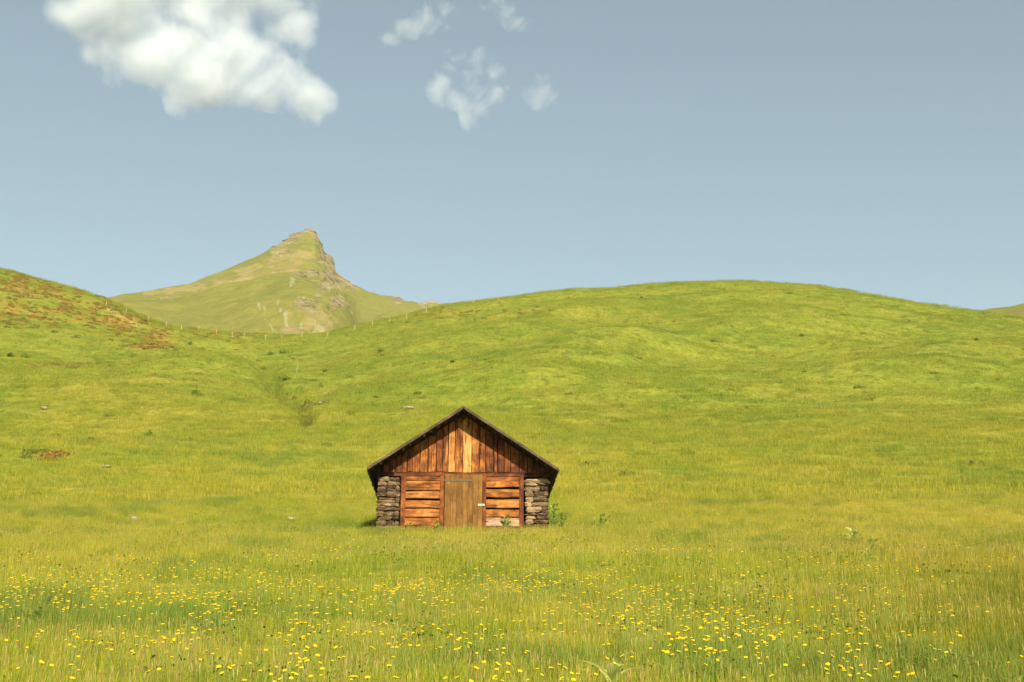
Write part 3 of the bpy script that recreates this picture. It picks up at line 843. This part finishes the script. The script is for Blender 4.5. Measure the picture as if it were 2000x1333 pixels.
def scatter(name, protos, pts, rotz, scl, idx, shade, label, cat):
    """one object: points carrying copies of the given tufts"""
    col = bpy.data.collections.new(name + "_kinds")
    for i, p in enumerate(protos):
        p.name = "%s_kind_%03d" % (name, i); col.objects.link(p)
    n = len(pts)
    me = bpy.data.meshes.new(name)
    me.vertices.add(n); me.vertices.foreach_set("co", np.asarray(pts, np.float32).ravel())
    def put(k, typ, arr, fld="value"):
        a = me.attributes.new(k, typ, "POINT"); a.data.foreach_set(fld, np.asarray(arr).ravel())
    put("rotz", "FLOAT", np.asarray(rotz, np.float32)); put("scl", "FLOAT", np.asarray(scl, np.float32))
    put("idx", "INT", np.asarray(idx, np.int32)); put("shade", "FLOAT", np.asarray(shade, np.float32))
    o = bpy.data.objects.new(name, me); C.objects.link(o)
    ng = bpy.data.node_groups.new(name, "GeometryNodeTree")
    ng.interface.new_socket("Geometry", in_out="INPUT", socket_type="NodeSocketGeometry")
    ng.interface.new_socket("Geometry", in_out="OUTPUT", socket_type="NodeSocketGeometry")
    N = ng.nodes.new; L = ng.links.new
    gi = N("NodeGroupInput"); go = N("NodeGroupOutput")
    ci = N("GeometryNodeCollectionInfo"); ci.inputs["Collection"].default_value = col
    ci.inputs["Separate Children"].default_value = True; ci.inputs["Reset Children"].default_value = True
    ip = N("GeometryNodeInstanceOnPoints"); ip.inputs["Pick Instance"].default_value = True
    def na(k, t):
        x = N("GeometryNodeInputNamedAttribute"); x.data_type = t; x.inputs["Name"].default_value = k; return x.outputs["Attribute"]
    cx = N("ShaderNodeCombineXYZ"); L(na("rotz", "FLOAT"), cx.inputs[2])
    L(gi.outputs[0], ip.inputs["Points"]); L(ci.outputs[0], ip.inputs["Instance"]); L(na("idx", "INT"), ip.inputs["Instance Index"])
    L(cx.outputs[0], ip.inputs["Rotation"]); L(na("scl", "FLOAT"), ip.inputs["Scale"]); L(ip.outputs[0], go.inputs[0])
    md = o.modifiers.new("scatter", "NODES"); md.node_group = ng
    return tag(o, label, cat, kind="stuff")

def sample_ground(y0, y1, dens, margin=0.44):
    area = margin * (y1 * y1 - y0 * y0)
    n = int(area * dens)
    Y = np.sqrt(rng.uniform(y0 * y0, y1 * y1, n)); X = rng.uniform(-margin, margin, n) * Y
    lx = (X - HUT.x) * math.cos(HUT_RZ) + (Y - HUT.y) * math.sin(HUT_RZ); ly = -(X - HUT.x) * math.sin(HUT_RZ) + (Y - HUT.y) * math.cos(HUT_RZ)
    keep = ~((np.abs(lx) < 2.95) & (ly > -0.12) & (ly < 7.8))
    X, Y = X[keep], Y[keep]
    return X, Y, height(X, Y)

random.seed(3)
MATS = [M_blade, M_seed, M_straw]
near = [make_tuft("t", 95, 0.36, 0.12, 0.26, 0.0042, MATS, 0.09, 0.05) for _ in range(4)] + \
       [make_tuft("t", 95, 0.36, 0.10, 0.24, 0.0040, MATS, 0.03, 0.03) for _ in range(2)] + \
       [make_tuft("t", 120, 0.30, 0.18, 0.36, 0.005, [M_blade_green, M_seed, M_straw], 0.02, 0.02, dome=True) for _ in range(2)] + \
       [make_tuft("t", 80, 0.36, 0.12, 0.26, 0.0036, MATS, 0.16, 0.08) for _ in range(1)]
def forb(name, n, rad, size, mats):
    V = []; F = []; T = []
    for i in range(n):
        r = rad * math.sqrt(random.random()); a = random.random() * 6.28; b0 = Vector((r * math.cos(a), r * math.sin(a), random.uniform(.04, .2)))
        d = Vector((random.gauss(0, 1), random.gauss(0, 1), random.uniform(.3, 1.4))).normalized(); sd = d.cross(Vector((0, 0, 1))).normalized()
        L = size * random.uniform(.6, 1.3); W = L * random.uniform(.2, .4); b = len(V)
        V += [b0, b0 + d * L * .45 - sd * W, b0 + d * L * .5 + Vector((0, 0, .01)), b0 + d * L * .45 + sd * W, b0 + d * L - Vector((0, 0, L * .25))]
        F += [(b, b + 1, b + 2), (b, b + 2, b + 3), (b + 1, b + 4, b + 2), (b + 2, b + 4, b + 3)]; T += [random.random()] * 5
    return mesh_obj(name, V, F, mats, None, {"tone": T}, link=False)
near += [forb("t", 60, .36, .05, [M_blade_green]), forb("t", 45, .36, .065, [M_blade_green])]
parts = [sample_ground(4, 22, 9), sample_ground(22, 66, 6)]
X = np.concatenate([p[0] for p in parts]); Y = np.concatenate([p[1] for p in parts]); Z = np.concatenate([p[2] for p in parts])
n = len(X)
f1 = fbm(X / 3.2, Y / 4.5, 3); f2 = fbm(X / 2.4 + 50, Y / 5 + 9, 3)
idx = rng.integers(0, 6, n)
idx = np.where((f1 > 0.16) & (rng.random(n) < .7), rng.integers(6, 8, n), idx)
idx = np.where((f2 > 0.10 - 0.004 * X) & (rng.random(n) < .6), 8, idx)
idx = np.where(rng.random(n) < .05, rng.integers(9, 11, n), idx)
scatter("meadow_grass", near, np.stack([X, Y, Z], 1), rng.uniform(0, 6.28, n), rng.uniform(.75, 1.15, n), idx, np.clip(rng.normal(.5, .2, n), 0, 1),
        "dense tall meadow grass with seed heads around the hut and in the foreground", "grass")

mid = [make_tuft("t", 110, 0.85, 0.12, 0.30, 0.011, [M_blade_far, M_seed, M_straw], 0.05, 0.03, segs=2) for _ in range(4)] + \
      [make_tuft("t", 110, 0.7, 0.15, 0.36, 0.012, [M_blade_green, M_seed, M_straw], 0.02, 0.02, dome=True) for _ in range(1)]
far = [make_tuft("t", 120, 1.5, 0.10, 0.30, 0.026, [M_blade_far, M_seed, M_straw], 0.06, 0.02) for _ in range(4)] + \
      [make_tuft("t", 120, 1.0, 0.15, 0.42, 0.030, [M_blade_green, M_seed, M_straw], 0.03, 0.02, dome=True) for _ in range(1)]
a = sample_ground(64, 150, 1.7); b = sample_ground(148, 408, 0.42)
X = np.concatenate([a[0], b[0]]); Y = np.concatenate([a[1], b[1]]); Z = np.concatenate([a[2], b[2]])
n = len(X); na_ = len(a[0])
base = np.where(np.arange(n) < na_, 0, 5)
idx = base + rng.integers(0, 4, n)
pxh, rowh = project(X, Y, Z)
bald = bare(pxh, rowh, X, Y) + 0.9 * smooth(5, 2, seg_dist(pxh, rowh, 205, 600, 270, 637)) + 0.55 * np.clip(rose_mask(pxh, rowh), 0, 1) * (Y > 150)
kp = rng.random(n) > bald
X, Y, Z, idx, n = X[kp], Y[kp], Z[kp], idx[kp], int(kp.sum()); base = base[kp]
idx = np.where((fbm(X / 12, Y / 9, 3) > .13) & (rng.random(n) < .5), base + 4, idx)
scatter("hillside_grass", mid + far, np.stack([X, Y, Z], 1), rng.uniform(0, 6.28, n), rng.uniform(.7, 1.25, n), idx, np.clip(rng.normal(.5, .25, n), 0, 1),
        "short green grass covering the hillsides behind the hut", "grass")

# alpenrose on the left hill and scattered cushions elsewhere
roses = [leaf_dome("t", 110, 0.75, 0.26, 0.11, [M_rose, M_heath], 0.55) for _ in range(3)] + [leaf_dome("t", 110, 0.7, 0.26, 0.11, [M_heath, M_shrub], 0.93) for _ in range(2)]
X, Y, Z = sample_ground(62, 405, 0.55)
px, row = project(X, Y, Z)
m = rose_mask(px, row) * smooth(-0.2, 0.1, fbm(px / 22, row / 7, 3))
keep = (rng.random(len(X)) < m * 1.9) | (rng.random(len(X)) < 0.008)
X, Y, Z, m = X[keep], Y[keep], Z[keep], m[keep]
n = len(X)
idx = np.where(rng.random(n) < np.where(m < .06, 0, np.clip(m * 2, 0, .9)), rng.integers(0, 3, n), rng.integers(3, 5, n))
scatter("alpenrose", roses, np.stack([X, Y, Z], 1), rng.uniform(0, 6.28, n), rng.uniform(.5, 1.3, n), idx, np.full(n, .5),
        "low rust red alpenrose cushions spread over the left hillside", "alpenrose")

# ------------------------------------------------------------------ yellow flowers
def blossom_geo(seed):
    r = random.Random(seed)
    V = [(0, 0, 0.006)]; F = []
    n = 13
    for ring, (rad, z) in enumerate(((0.010, 0.007), (0.021, 0.004))):
        for k in range(n * 2):
            t = math.pi * k / n
            q = rad * (1.0 if k % 2 == 0 else (0.80 if ring else 0.95)) * r.uniform(.92, 1.08)
            V.append((q * math.cos(t), q * math.sin(t), z + r.uniform(-.0015, .0015)))
    m = n * 2
    for k in range(m):
        F.append((0, 1 + k, 1 + (k + 1) % m)); F.append((1 + k, 1 + m + k, 1 + m + (k + 1) % m, 1 + (k + 1) % m))
    b = len(V)
    for k in range(8):                       # green cup under the petals
        t = 2 * math.pi * k / 8; V.append((0.011 * math.cos(t), 0.011 * math.sin(t), 0.001))
    V.append((0, 0, -0.011))
    for k in range(8): F.append((b + (k + 1) % 8, b + k, b + 8))
    return V, F
def stem_geo(h, bend, n=4):
    mb = MB(); ks = (0, .35, .7, 1)
    tube(mb, [(bend * k * k, 0, h * k - (0.05 if k == 0 else 0)) for k in ks], [.0022, .002, .0018, .0018], n)
    return mb

BL = [( .35, 1150, 200, 48, 1.0, 300), (.2, 1190, 300, 40, .9, 400)]
def flower_weight(px, row):
    w = 0.16 * smooth(1035, 1085, row) * smooth(1330, 1250, row) + 0.05 + 0.05 * smooth(860, 960, row)
    for x, y, rx, ry, a in ((330, 1163, 220, 32, 2.3), (90, 1130, 110, 45, .8), (450, 1225, 160, 30, .45), (760, 1145, 90, 20, .9), (1020, 1145, 80, 25, .8), (1130, 1110, 140, 30, .7),
                            (720, 1060, 60, 16, .7), (1250, 1060, 120, 18, .6), (1200, 1180, 170, 40, .3), (1400, 1190, 120, 45, .45), (1560, 1190, 120, 30, .35), (1380, 1245, 120, 25, .4),
                            (820, 1215, 120, 35, .5), (90, 1290, 120, 30, .12), (1620, 1300, 160, 25, .25), (1900, 1095, 80, 14, .4), (620, 1285, 90, 25, .2), (950, 1295, 120, 25, .15), (640, 1060, 160, 30, .3), (60, 1060, 120, 20, .4)):
        w = w + a * np.exp(-((px - x) / rx) ** 2 - ((row - y) / ry) ** 2)
    return w * (1 - 0.6 * smooth(1650, 1850, px))
N0 = 24000
# candidates: even over the picture area of the meadow, i.e. denser with distance as seen
rowc = rng.uniform(850, 1345, N0); pxc = rng.uniform(-60, 2060, N0)
Fy = np.exp(np.linspace(math.log(7), math.log(125), 600))
prow = np.minimum.accumulate(project(Fy * .2, Fy, height(Fy * .2, Fy) + .3)[1])
Yf = np.interp(-rowc, -prow, Fy); Xf = (pxc - 1000) / 2800 * Yf
Zf = height(Xf, Yf)
px, row = project(Xf, Yf, Zf + .32)
clump = 0.12 + 0.95 * smooth(-.14, .2, fbm(Xf / 0.8, Yf / 1.8, 3))
keep = (rng.random(N0) < flower_weight(px, row) * clump * 0.72)
lxf = np.abs(Xf - HUT.x) < 3.2
keep &= ~(lxf & (Yf > HUT.y - 0.6) & (Yf < HUT.y + 8))
Xf, Yf, Zf = Xf[keep], Yf[keep], Zf[keep]
order = np.argsort(Yf)
Xf, Yf, Zf = Xf[order], Yf[order], Zf[order]
print("flowers", len(Xf))
blooms = []
for s in range(4):
    V, F = blossom_geo(s)
    mi = [0] * (len(F) - 8) + [1] * 8
    blooms.append((V, F, mi))
inview = [i for i in range(len(Xf)) if (lambda p: -5 < p[0] < 2005 and p[1] < 1338)(project(Xf[i], Yf[i], Zf[i] + .32))]
single = inview[:300]
proto = []
for s in range(4):
    V, F, mi = blooms[s]
    h = (.30, .34, .38, .33)[s]; bend = (.03, .05, .02, .06)[s]
    root = empty("yellow_flower", (0, 0, 0))
    st = stem_geo(h, bend).build("stem", M_stem, root)
    bl = mesh_obj("blossom", V, F, [M_petal, M_stem], root, {"tone": [random.random()] * len(V)}, mi)
    bl.location = (bend, 0, h + .008); bl.rotation_euler = (random.uniform(.15, .5), random.uniform(-.25, .25), 0)
    tag(root, "yellow hawkbit flower on a thin stem standing in the foreground grass", "flower", "yellow flowers in the foreground meadow")
    proto.append((root, st, bl))
used = [False] * 4
for c, i in enumerate(single):
    s = c % 4
    r0, s0, b0 = proto[s]
    if not used[s]: used[s] = True; r_ = r0
    else:
        r_ = r0.copy(); C.objects.link(r_)
        for ch in (s0, b0):
            d_ = ch.copy(); C.objects.link(d_); d_.parent = r_
    r_.location = (Xf[i], Yf[i], Zf[i]); r_.rotation_euler = (0, 0, rng.uniform(-.7, .9))
    k = float(rng.uniform(.55, .9)); r_.scale = (k, k, k * rng.uniform(1.1, 1.45))
rest = sorted(set(range(len(Xf))) - set(single))
AV = []; AF = []; AM = []; AT = []; off = 0
for i in rest:
    V, F, mi = blooms[i % 4]
    k = rng.uniform(.6, 1.0); h = rng.uniform(.26, .40); a = rng.uniform(0, 6.28); ca, sa = math.cos(a), math.sin(a)
    tx = rng.uniform(-.25, .25); ty = rng.uniform(.15, .55)
    A = np.array(V) * k
    A = np.stack([A[:, 0] * ca - A[:, 1] * sa, A[:, 0] * sa + A[:, 1] * ca, A[:, 2]], 1)
    A[:, 2] += tx * A[:, 0] + ty * A[:, 1]
    A += (Xf[i], Yf[i], Zf[i] + h)
    sm = [(Xf[i] + dx, Yf[i] + dy, Zf[i] + z) for z in (-.05, h - .004) for dx, dy in ((-.0022, 0), (.0018, -.002), (.0005, .002))]
    AV.append(A); AV.append(np.array(sm)); nb = len(A)
    AF += [tuple(off + q for q in f) for f in F] + [tuple(off + nb + q for q in f) for f in ((0, 1, 4, 3), (1, 2, 5, 4), (2, 0, 3, 5))]
    AM += mi + [1, 1, 1]; AT += [float(rng.random())] * (nb + 6); off += nb + 6
fl = mesh_obj("distant_flowers", np.concatenate(AV), AF, [M_petal, M_stem], None, {"tone": AT}, AM)
tag(fl, "countless small yellow flowers in the meadow nearer the hut", "flowers", kind="stuff")

# ------------------------------------------------------------------ fence posts over the saddle
M_fence = wood_mat("fence_post_wood", "z", [(0.25, (0.26, 0.19, 0.09)), (0.6, (0.44, 0.36, 0.20)), (0.85, (0.56, 0.48, 0.30))], (0.7, 0.62, 0.46), 0.2, False)
post_sets = [
    ("pale wooden fence post stepping down the reddish left hill", "fence posts down the left hill", [(205, 597), (244, 612), (288.5, 628), (325, 637), (355, 645)]),
    ("pale wooden fence post standing in the grassy saddle below the mountain", "fence posts across the saddle", [(389, 646), (424, 653), (455, 658), (478, 660), (520, 664), (551, 661), (591, 659), (641, 656)]),
    ("pale thin fence post climbing the left shoulder of the right hill", "fence posts up the right hill shoulder", [(693.5, 644), (728, 637), (761, 630), (794, 622), (832, 611)]),
    ("thin fence post on the skyline of the broad right hill", "fence posts on the right skyline", [(925, 592), (972, 586), (1241, 561)]),
]
proto_post = None
for label, group, spots in post_sets:
    for (px_, row_) in spots:
        g = ground_at(px_, row_ + 1)
        if proto_post is None:
            mb = MB()
            tube(mb, [(0.0, 0, -0.3), (0.01, 0, 0.5), (0.0, 0.01, 1.0), (0.012, 0.0, 1.42), (0.012, 0, 1.5)], [.085, .08, .078, .074, .03], 8, .5)
            proto_post = mb.build("fence_post", M_fence); o = proto_post
        else:
            o = proto_post.copy(); C.objects.link(o)
        o.location = g; o.rotation_euler = (random.uniform(-.08, .08), random.uniform(-.1, .1), random.random() * 6)
        o.scale = (1, 1, random.uniform(.8, 1.1))
        tag(o, label, "fence post", group)

g = ground_at(579, 737)
mb = MB()
tube(mb, [(-.15, 0, -.2), (.05, 0, 1.2), (.12, .02, 2.3), (.10, .02, 3.2)], [.04, .035, .03, .02], 7, .3)
tube(mb, [(.06, 0, 1.2), (.22, 0, 1.9), (.30, .03, 2.4)], [.03, .025, .015], 7, .3)
o = mb.build("dead_sapling", M_fence); o.location = g
tag(o, "thin pale forked dead stem standing in the hollow below the mountain", "dead tree")

# ------------------------------------------------------------------ stones lying in the grass
M_boulder = plain_mat("boulder_stone", (0.13, 0.105, 0.06), (0.33, 0.28, 0.18), 2.2)
def boulder(px_, row_, wpx, flat, label, lift=0.0):
    g = ground_at(px_, row_)
    w = wpx * g.y / FPX
    bm = bmesh.new(); bmesh.ops.create_icosphere(bm, subdivisions=3, radius=1.0)
    from mathutils import noise as mn
    ph = Vector((random.random() * 30, random.random() * 30, 3))
    for v in bm.verts:
        p = v.co + mn.noise_vector(v.co * 1.1 + ph) * .28 + mn.noise_vector(v.co * 3.0 + ph) * .09
        v.co = Vector((p.x * w / 2, p.y * w * .35, p.z * w * flat / 2))
    V = [v.co.copy() for v in bm.verts]; F = [tuple(v.index for v in f.verts) for f in bm.faces]; bm.free()
    o = mesh_obj("boulder", V, F, M_boulder)
    o.location = g + Vector((0, 0, w * flat * .22 + lift)); o.rotation_euler = (0.1, random.uniform(-.12, .12), random.uniform(-.3, .3))
    return tag(o, label, "rock")
random.seed(41)
boulder(795, 802, 30, .30, "flat pale rock lying on the slope just above the hut's left roof slope", .1)
boulder(262, 1019, 16, .5, "small grey rock in the meadow left of the hut", .08)
boulder(568, 1018, 18, .4, "low brownish rock in the grass between the grey rock and the hut's left wall", .06)
boulder(205, 914, 26, .25, "flat rock in the grass at mid slope far left of the hut", .03)
boulder(85, 801, 14, .5, "small pinkish rock on the smooth bulge of the left slope", .1)
boulder(625, 790, 9, .5, "tiny pale rock beside the dark stream bank between the two hills", .1)

# ------------------------------------------------------------------ bushes on the slopes
def bush(name, px_, row_, wpx, hpx, mat, label, cat="shrub", n=260, stems=True):
    g = ground_at(px_, row_)
    w = wpx * g.y / FPX; h = hpx * g.y / FPX
    src = leaf_dome("foliage", n, w / 2, h, max(w, h) * .09, [mat, mat])
    root = empty(name, g)
    src.name = "foliage"; C.objects.link(src); src.parent = root
    mb = MB()
    for k in range(5):
        a = k * 1.26; tube(mb, [(0, 0, -.05), (math.cos(a) * w * .15, math.sin(a) * w * .15, h * .35), (math.cos(a) * w * .3, math.sin(a) * w * .3, h * .75)], [w * .025, w * .018, w * .008], 5, .3)
    mb.build("stem", M_stem, root)
    return tag(root, label, cat)
random.seed(55)
bush("leafy_bush", 290, 857, 30, 16, M_bush, "fresh green leafy bush alone on the slope left of the hut", "bush", 340)
bush("leafy_bush", 17, 697, 16, 10, M_shrub, "small dark green bush on the left hill at the picture's edge", "bush")
bush("leafy_bush", 46, 699, 20, 8, M_bush, "bright green low bush beside the dark one on the left hill", "bush")
bush("leafy_bush", 380, 772, 24, 14, M_bush, "bright green bush in the hollow at the foot of the reddish hill", "bush")
bush("leafy_bush", 555, 690, 22, 8, M_bush, "green bush high in the hollow below the mountain", "bush")
for x, y, w, h, lab in ((530, 693, 16, 6, "low green bush in the upper hollow, left of the green one there"), (515, 722, 20, 7, "pale green bush on the left bank of the hollow beneath the posts"), (560, 742, 26, 8, "spreading green bush in the bed of the hollow by the dead stem"),
                        (585, 762, 18, 7, "green bush in the stream bed halfway down the hollow"), (628, 757, 12, 6, "small green bush on the right side of the stream bed"), (395, 683, 16, 6, "green bush at the foot of the reddish patch below the fence posts"),
                        (372, 672, 14, 6, "small green bush just above the one at the foot of the reddish patch"), (575, 778, 14, 6, "last small green bush above the dark stream bank")):
    bush("leafy_bush", x, y, w, h, M_bush, lab, "bush", 200)
bush("leafy_bush", 600, 790, 16, 10, M_shrub, "dark low bush at the lower end of the stream bank", "bush")
for x, y, w, h, lab in ((743, 690, 13, 9, "dark juniper shrub on the right hill above the stream hollow"), (883, 710, 12, 6, "dark juniper shrub on the slope straight above the hut's roof ridge"),
                        (635, 727, 12, 7, "dark shrub on the right bank of the stream hollow"), (1254, 584, 9, 6, "tiny dark shrub just under the right hill's crest line"),
                        (1568, 658, 13, 6, "dark low shrub at mid height on the right hill"), (1912, 666, 12, 7, "dark shrub near the right picture edge below the crest"),
                        (1572, 728, 13, 8, "dark green shrub below the one at mid height on the right hill"), (1459, 801, 11, 6, "dark shrub low on the right hill where the meadow begins"),
                        (1930, 766, 12, 8, "green shrub low on the slope at far right"), (1778, 629, 8, 5, "tiny dark shrub on the falling end of the right hill"),
                        (815, 772, 22, 8, "bright green shrub on the slope just above the flat pale rock")):
    bush("juniper_shrub", x, y, w, h, M_bush if "green" in lab else M_shrub, lab, "shrub", 150)

# ------------------------------------------------------------------ broad leaved plants
def leaf_geo(mb, base, direc, up, L, W, tone, curl=.4):
    d = Vector(direc).normalized(); s = d.cross(Vector(up)).normalized(); u = s.cross(d)
    V = []; n = 7
    for k in range(n + 1):
        t = k / n
        c = Vector(base) + d * (L * t) - u * (curl * L * t * t)
        hw = W / 2 * math.sin(math.pi * min(1, .06 + .94 * t) ** .8) + .002
        V += [c - s * hw + u * hw * .35, c, c + s * hw + u * hw * .35]
    F = []
    for k in range(n):
        for j in range(2): F.append((3 * k + j, 3 * k + j + 1, 3 * k + j + 4, 3 * k + j + 3))
    mb.add(V, F, random.random(), tone)
def plant(name, g, leaves, mat, label, hgt, L, W, each=False, cat="plant", spread=1.0):
    root = empty(name, g)
    mb = MB(); lb = MB()
    for k in range(leaves):
        if each: lb = MB()
        a = random.random() * 6.28; z = hgt * random.uniform(.3, 1.0); r = spread * hgt * .25 * random.random()
        b = (r * math.cos(a), r * math.sin(a), z)
        tube(mb, [(b[0] * .3, b[1] * .3, -.05), (b[0] * .6, b[1] * .6, z * .6), b], [.006, .005, .003], 5, .5)
        leaf_geo(lb, b, (math.cos(a), math.sin(a), random.uniform(.7, 2.0)), (0, 0, 1), L * random.uniform(.7, 1.2), W * random.uniform(.7, 1.2), random.random())
        if each: lb.build("leaf", mat, root, True)
    if not each: lb.build("leaves", mat, root, True)
    mb.build("stem", M_stem, root)
    return tag(root, label, cat)
random.seed(61)
plant("broad_leaf_plant", ground_at(1200, 1300, .25), 6, M_pale, "pale broad leaved plant in the foreground grass right of centre", .26, .22, .10, True)
plant("broad_leaf_plant", ground_at(78, 1190, .25), 3, M_pale, "pale plant with few broad leaves among the yellow flowers at far left", .30, .22, .09, True)
plant("broad_leaf_plant", ground_at(1668, 1052, .2), 14, M_pale, "pale leafy plant in the mid meadow right of the hut", .42, .28, .13)
plant("broad_leaf_plant", ground_at(1708, 1076, .2), 7, M_pale, "greyish leafy plant just right of and below the pale leafy one", .36, .22, .10)
def hut_pt(lx, ly):
    x = HUT.x + lx * math.cos(HUT_RZ) - ly * math.sin(HUT_RZ); y = HUT.y + lx * math.sin(HUT_RZ) + ly * math.cos(HUT_RZ)
    return Vector((x, y, float(height(x, y))))
plant("nettle", hut_pt(2.98, 0.25), 46, M_nettle, "tall light green nettle clump at the hut's right front corner", 0.95, .17, .08, spread=.9)
plant("nettle", hut_pt(3.25, 0.5), 26, M_nettle, "shorter nettle clump just right of the tall one at the hut corner", 0.6, .16, .08)
plant("nettle", hut_pt(1.42, -.35), 26, M_nettle, "light green leafy weed growing below the boards right of the door", 0.55, .16, .07)
plant("nettle", hut_pt(-.75, -.35), 30, M_nettle, "leafy weed clump at the sill left of the door", 0.34, .15, .07, spread=2.)
plant("nettle", hut_pt(-1.7, -.35), 18, M_nettle, "small leafy weed below the boards near the left stone wall", 0.3, .14, .06, spread=2.)
plant("nettle", hut_pt(4.6, 1.2), 30, M_nettle, "pale leafy weeds in the grass a few steps right of the hut", 0.42, .17, .08, spread=3.)

# ------------------------------------------------------------------ clouds (real volumes high beyond the mountain)
def cloud(label, blobs, Dz, dens, nscale, rough_amt=4.0, sub=0.55, voxel=9.0, warp=90.0):
    cam_o = Vector((0, 0, EYE))
    def pt(px_, row_):
        return cam_o + (Vector((0, CT, ST)) * FPX + Vector((1, 0, 0)) * (px_ - 1000) - Vector((0, -ST, CT)) * (row_ - 666)) * (Dz / FPX)
    k = Dz / FPX
    ctr = pt(sum(b[0] for b in blobs) / len(blobs), sum(b[1] for b in blobs) / len(blobs))
    rad = []
    bm = bmesh.new()
    for (x, y, rx, ry) in blobs:
        c = pt(x, y) - ctr
        r = Vector((rx * k, max(rx, ry) * k * 0.5, ry * k)) * 1.3
        rad.append((c, r))
        bmesh.ops.create_icosphere(bm, subdivisions=3, radius=1.0, matrix=Matrix.Translation(c) @ Matrix.Diagonal((r.x, r.y, r.z, 1)))
    me = bpy.data.meshes.new("cloud"); bm.to_mesh(me); bm.free()
    o = bpy.data.objects.new("cloud", me); C.objects.link(o); o.location = ctr
    md = o.modifiers.new("skin", "REMESH"); md.mode = "VOXEL"; md.voxel_size = voxel
    dg = bpy.context.evaluated_depsgraph_get()
    me2 = bpy.data.meshes.new_from_object(o.evaluated_get(dg)); o.modifiers.clear(); o.data = me2; me2.name = "cloud"
    t = NT("cloud_vapour")
    P = t.obj()
    fld = None
    wn = t.n("ShaderNodeTexNoise"); t.l(P, wn.inputs["Vector"]); wn.inputs["Scale"].default_value = nscale * 0.8; wn.inputs["Detail"].default_value = 4
    PW = t.vmath("ADD", P, t.vmath("SCALE", t.vmath("SUBTRACT", wn.outputs["Color"], (0.5, 0.5, 0.5)), warp))
    for c, r in rad:
        v = t.vmath("DIVIDE", t.vmath("SUBTRACT", PW, tuple(c)), tuple(r))
        f = t.math("SUBTRACT", 1.0, t.vmath("LENGTH", v))
        fld = f if fld is None else t.math("SMOOTH_MAX", fld, f, 0.25)
    nz = t.noise(P, nscale, 7, 0.58, 0.5)
    d = t.math("ADD", t.math("SUBTRACT", t.math("MULTIPLY", fld, 1.8), sub), t.math("MULTIPLY", t.math("SUBTRACT", nz, 0.5), rough_amt))
    edge = t.math("MULTIPLY", fld, 4.0, clamp=True)
    d = t.math("MULTIPLY", t.math("MULTIPLY", d, dens, clamp=False), edge)
    d = t.math("MAXIMUM", d, 0.0)
    vol = t.n("ShaderNodeVolumePrincipled")
    vol.inputs["Color"].default_value = (0.945, 0.97, 0.975, 1)
    vol.inputs["Anisotropy"].default_value = -0.5
    t.l(d, vol.inputs["Density"]); t.l(vol.outputs[0], t.out.inputs["Volume"])
    me2.materials.clear(); me2.materials.append(t.m)
    t.m.cycles.volume_step_rate = 0.35 if hasattr(t.m.cycles, "volume_step_rate") else 1
    return tag(o, label, "cloud")
cloud("large bright white cloud at the upper left of the sky",
      [(240, 15, 125, 85), (380, 30, 150, 90), (290, 95, 120, 70), (465, 90, 110, 75), (565, 50, 60, 55), (440, 140, 110, 55), (535, 165, 85, 45), (612, 195, 55, 50), (360, 190, 35, 42), (300, -70, 200, 95), (480, -40, 130, 80), (612, 232, 22, 26)], 2600, 0.020, 0.0095, 4.4, 0.36, 9.0, 130.0)
cloud("thin torn wisp of cloud left of two near the top edge", [(842, 35, 48, 34), (812, 52, 42, 22), (862, 12, 26, 28), (765, 72, 26, 16)], 2600, 0.013, 0.019, 5.8, .58, 5.0, 45.0)
cloud("thin slanting wisp of cloud at the top edge, right of the other wisp", [(965, 8, 34, 20), (990, 20, 34, 20), (1012, 42, 28, 20)], 2600, 0.013, 0.019, 5.8, .58, 5.0, 45.0)
cloud("ring shaped ragged cloud in the middle of the sky", [(856, 168, 28, 44), (872, 138, 30, 26), (900, 112, 32, 28), (928, 112, 30, 24), (955, 142, 32, 40), (965, 180, 28, 36), (940, 205, 28, 30), (920, 228, 20, 28), (898, 196, 24, 20), (914, 152, 26, 22), (935, 172, 20, 20)], 2600, 0.013, 0.019, 5.8, .58, 5.0, 45.0)
cloud("faint small cloud puff right of the ring shaped cloud", [(1065, 182, 40, 32), (1055, 160, 26, 24)], 2600, 0.010, 0.020, 5.0, .62, 5.0, 45.0)

# ------------------------------------------------------------------ thin summer haze
hz = NT("summer_haze")
hv = hz.n("ShaderNodeVolumePrincipled")
hv.inputs["Color"].default_value = (0.93, 0.93, 0.88, 1)
hv.inputs["Density"].default_value = 0.00006
hz.l(hv.outputs[0], hz.out.inputs["Volume"])
top = max(float(Zm.max()), 400) + 25
HX, HY0, HY1, HZ0 = 1900, -70, 2300, float(min(Zg.min(), Zm.min())) - 30
hvts = [(x, y, z) for z in (HZ0, top) for x, y in ((-HX, HY0), (HX, HY0), (HX, HY1), (-HX, HY1))]
haze = mesh_obj("haze", hvts, [(0, 3, 2, 1), (4, 5, 6, 7), (0, 1, 5, 4), (1, 2, 6, 5), (2, 3, 7, 6), (3, 0, 4, 7)], hz.m)
tag(haze, "thin pale summer haze over the meadow and mountain", "haze", kind="stuff")
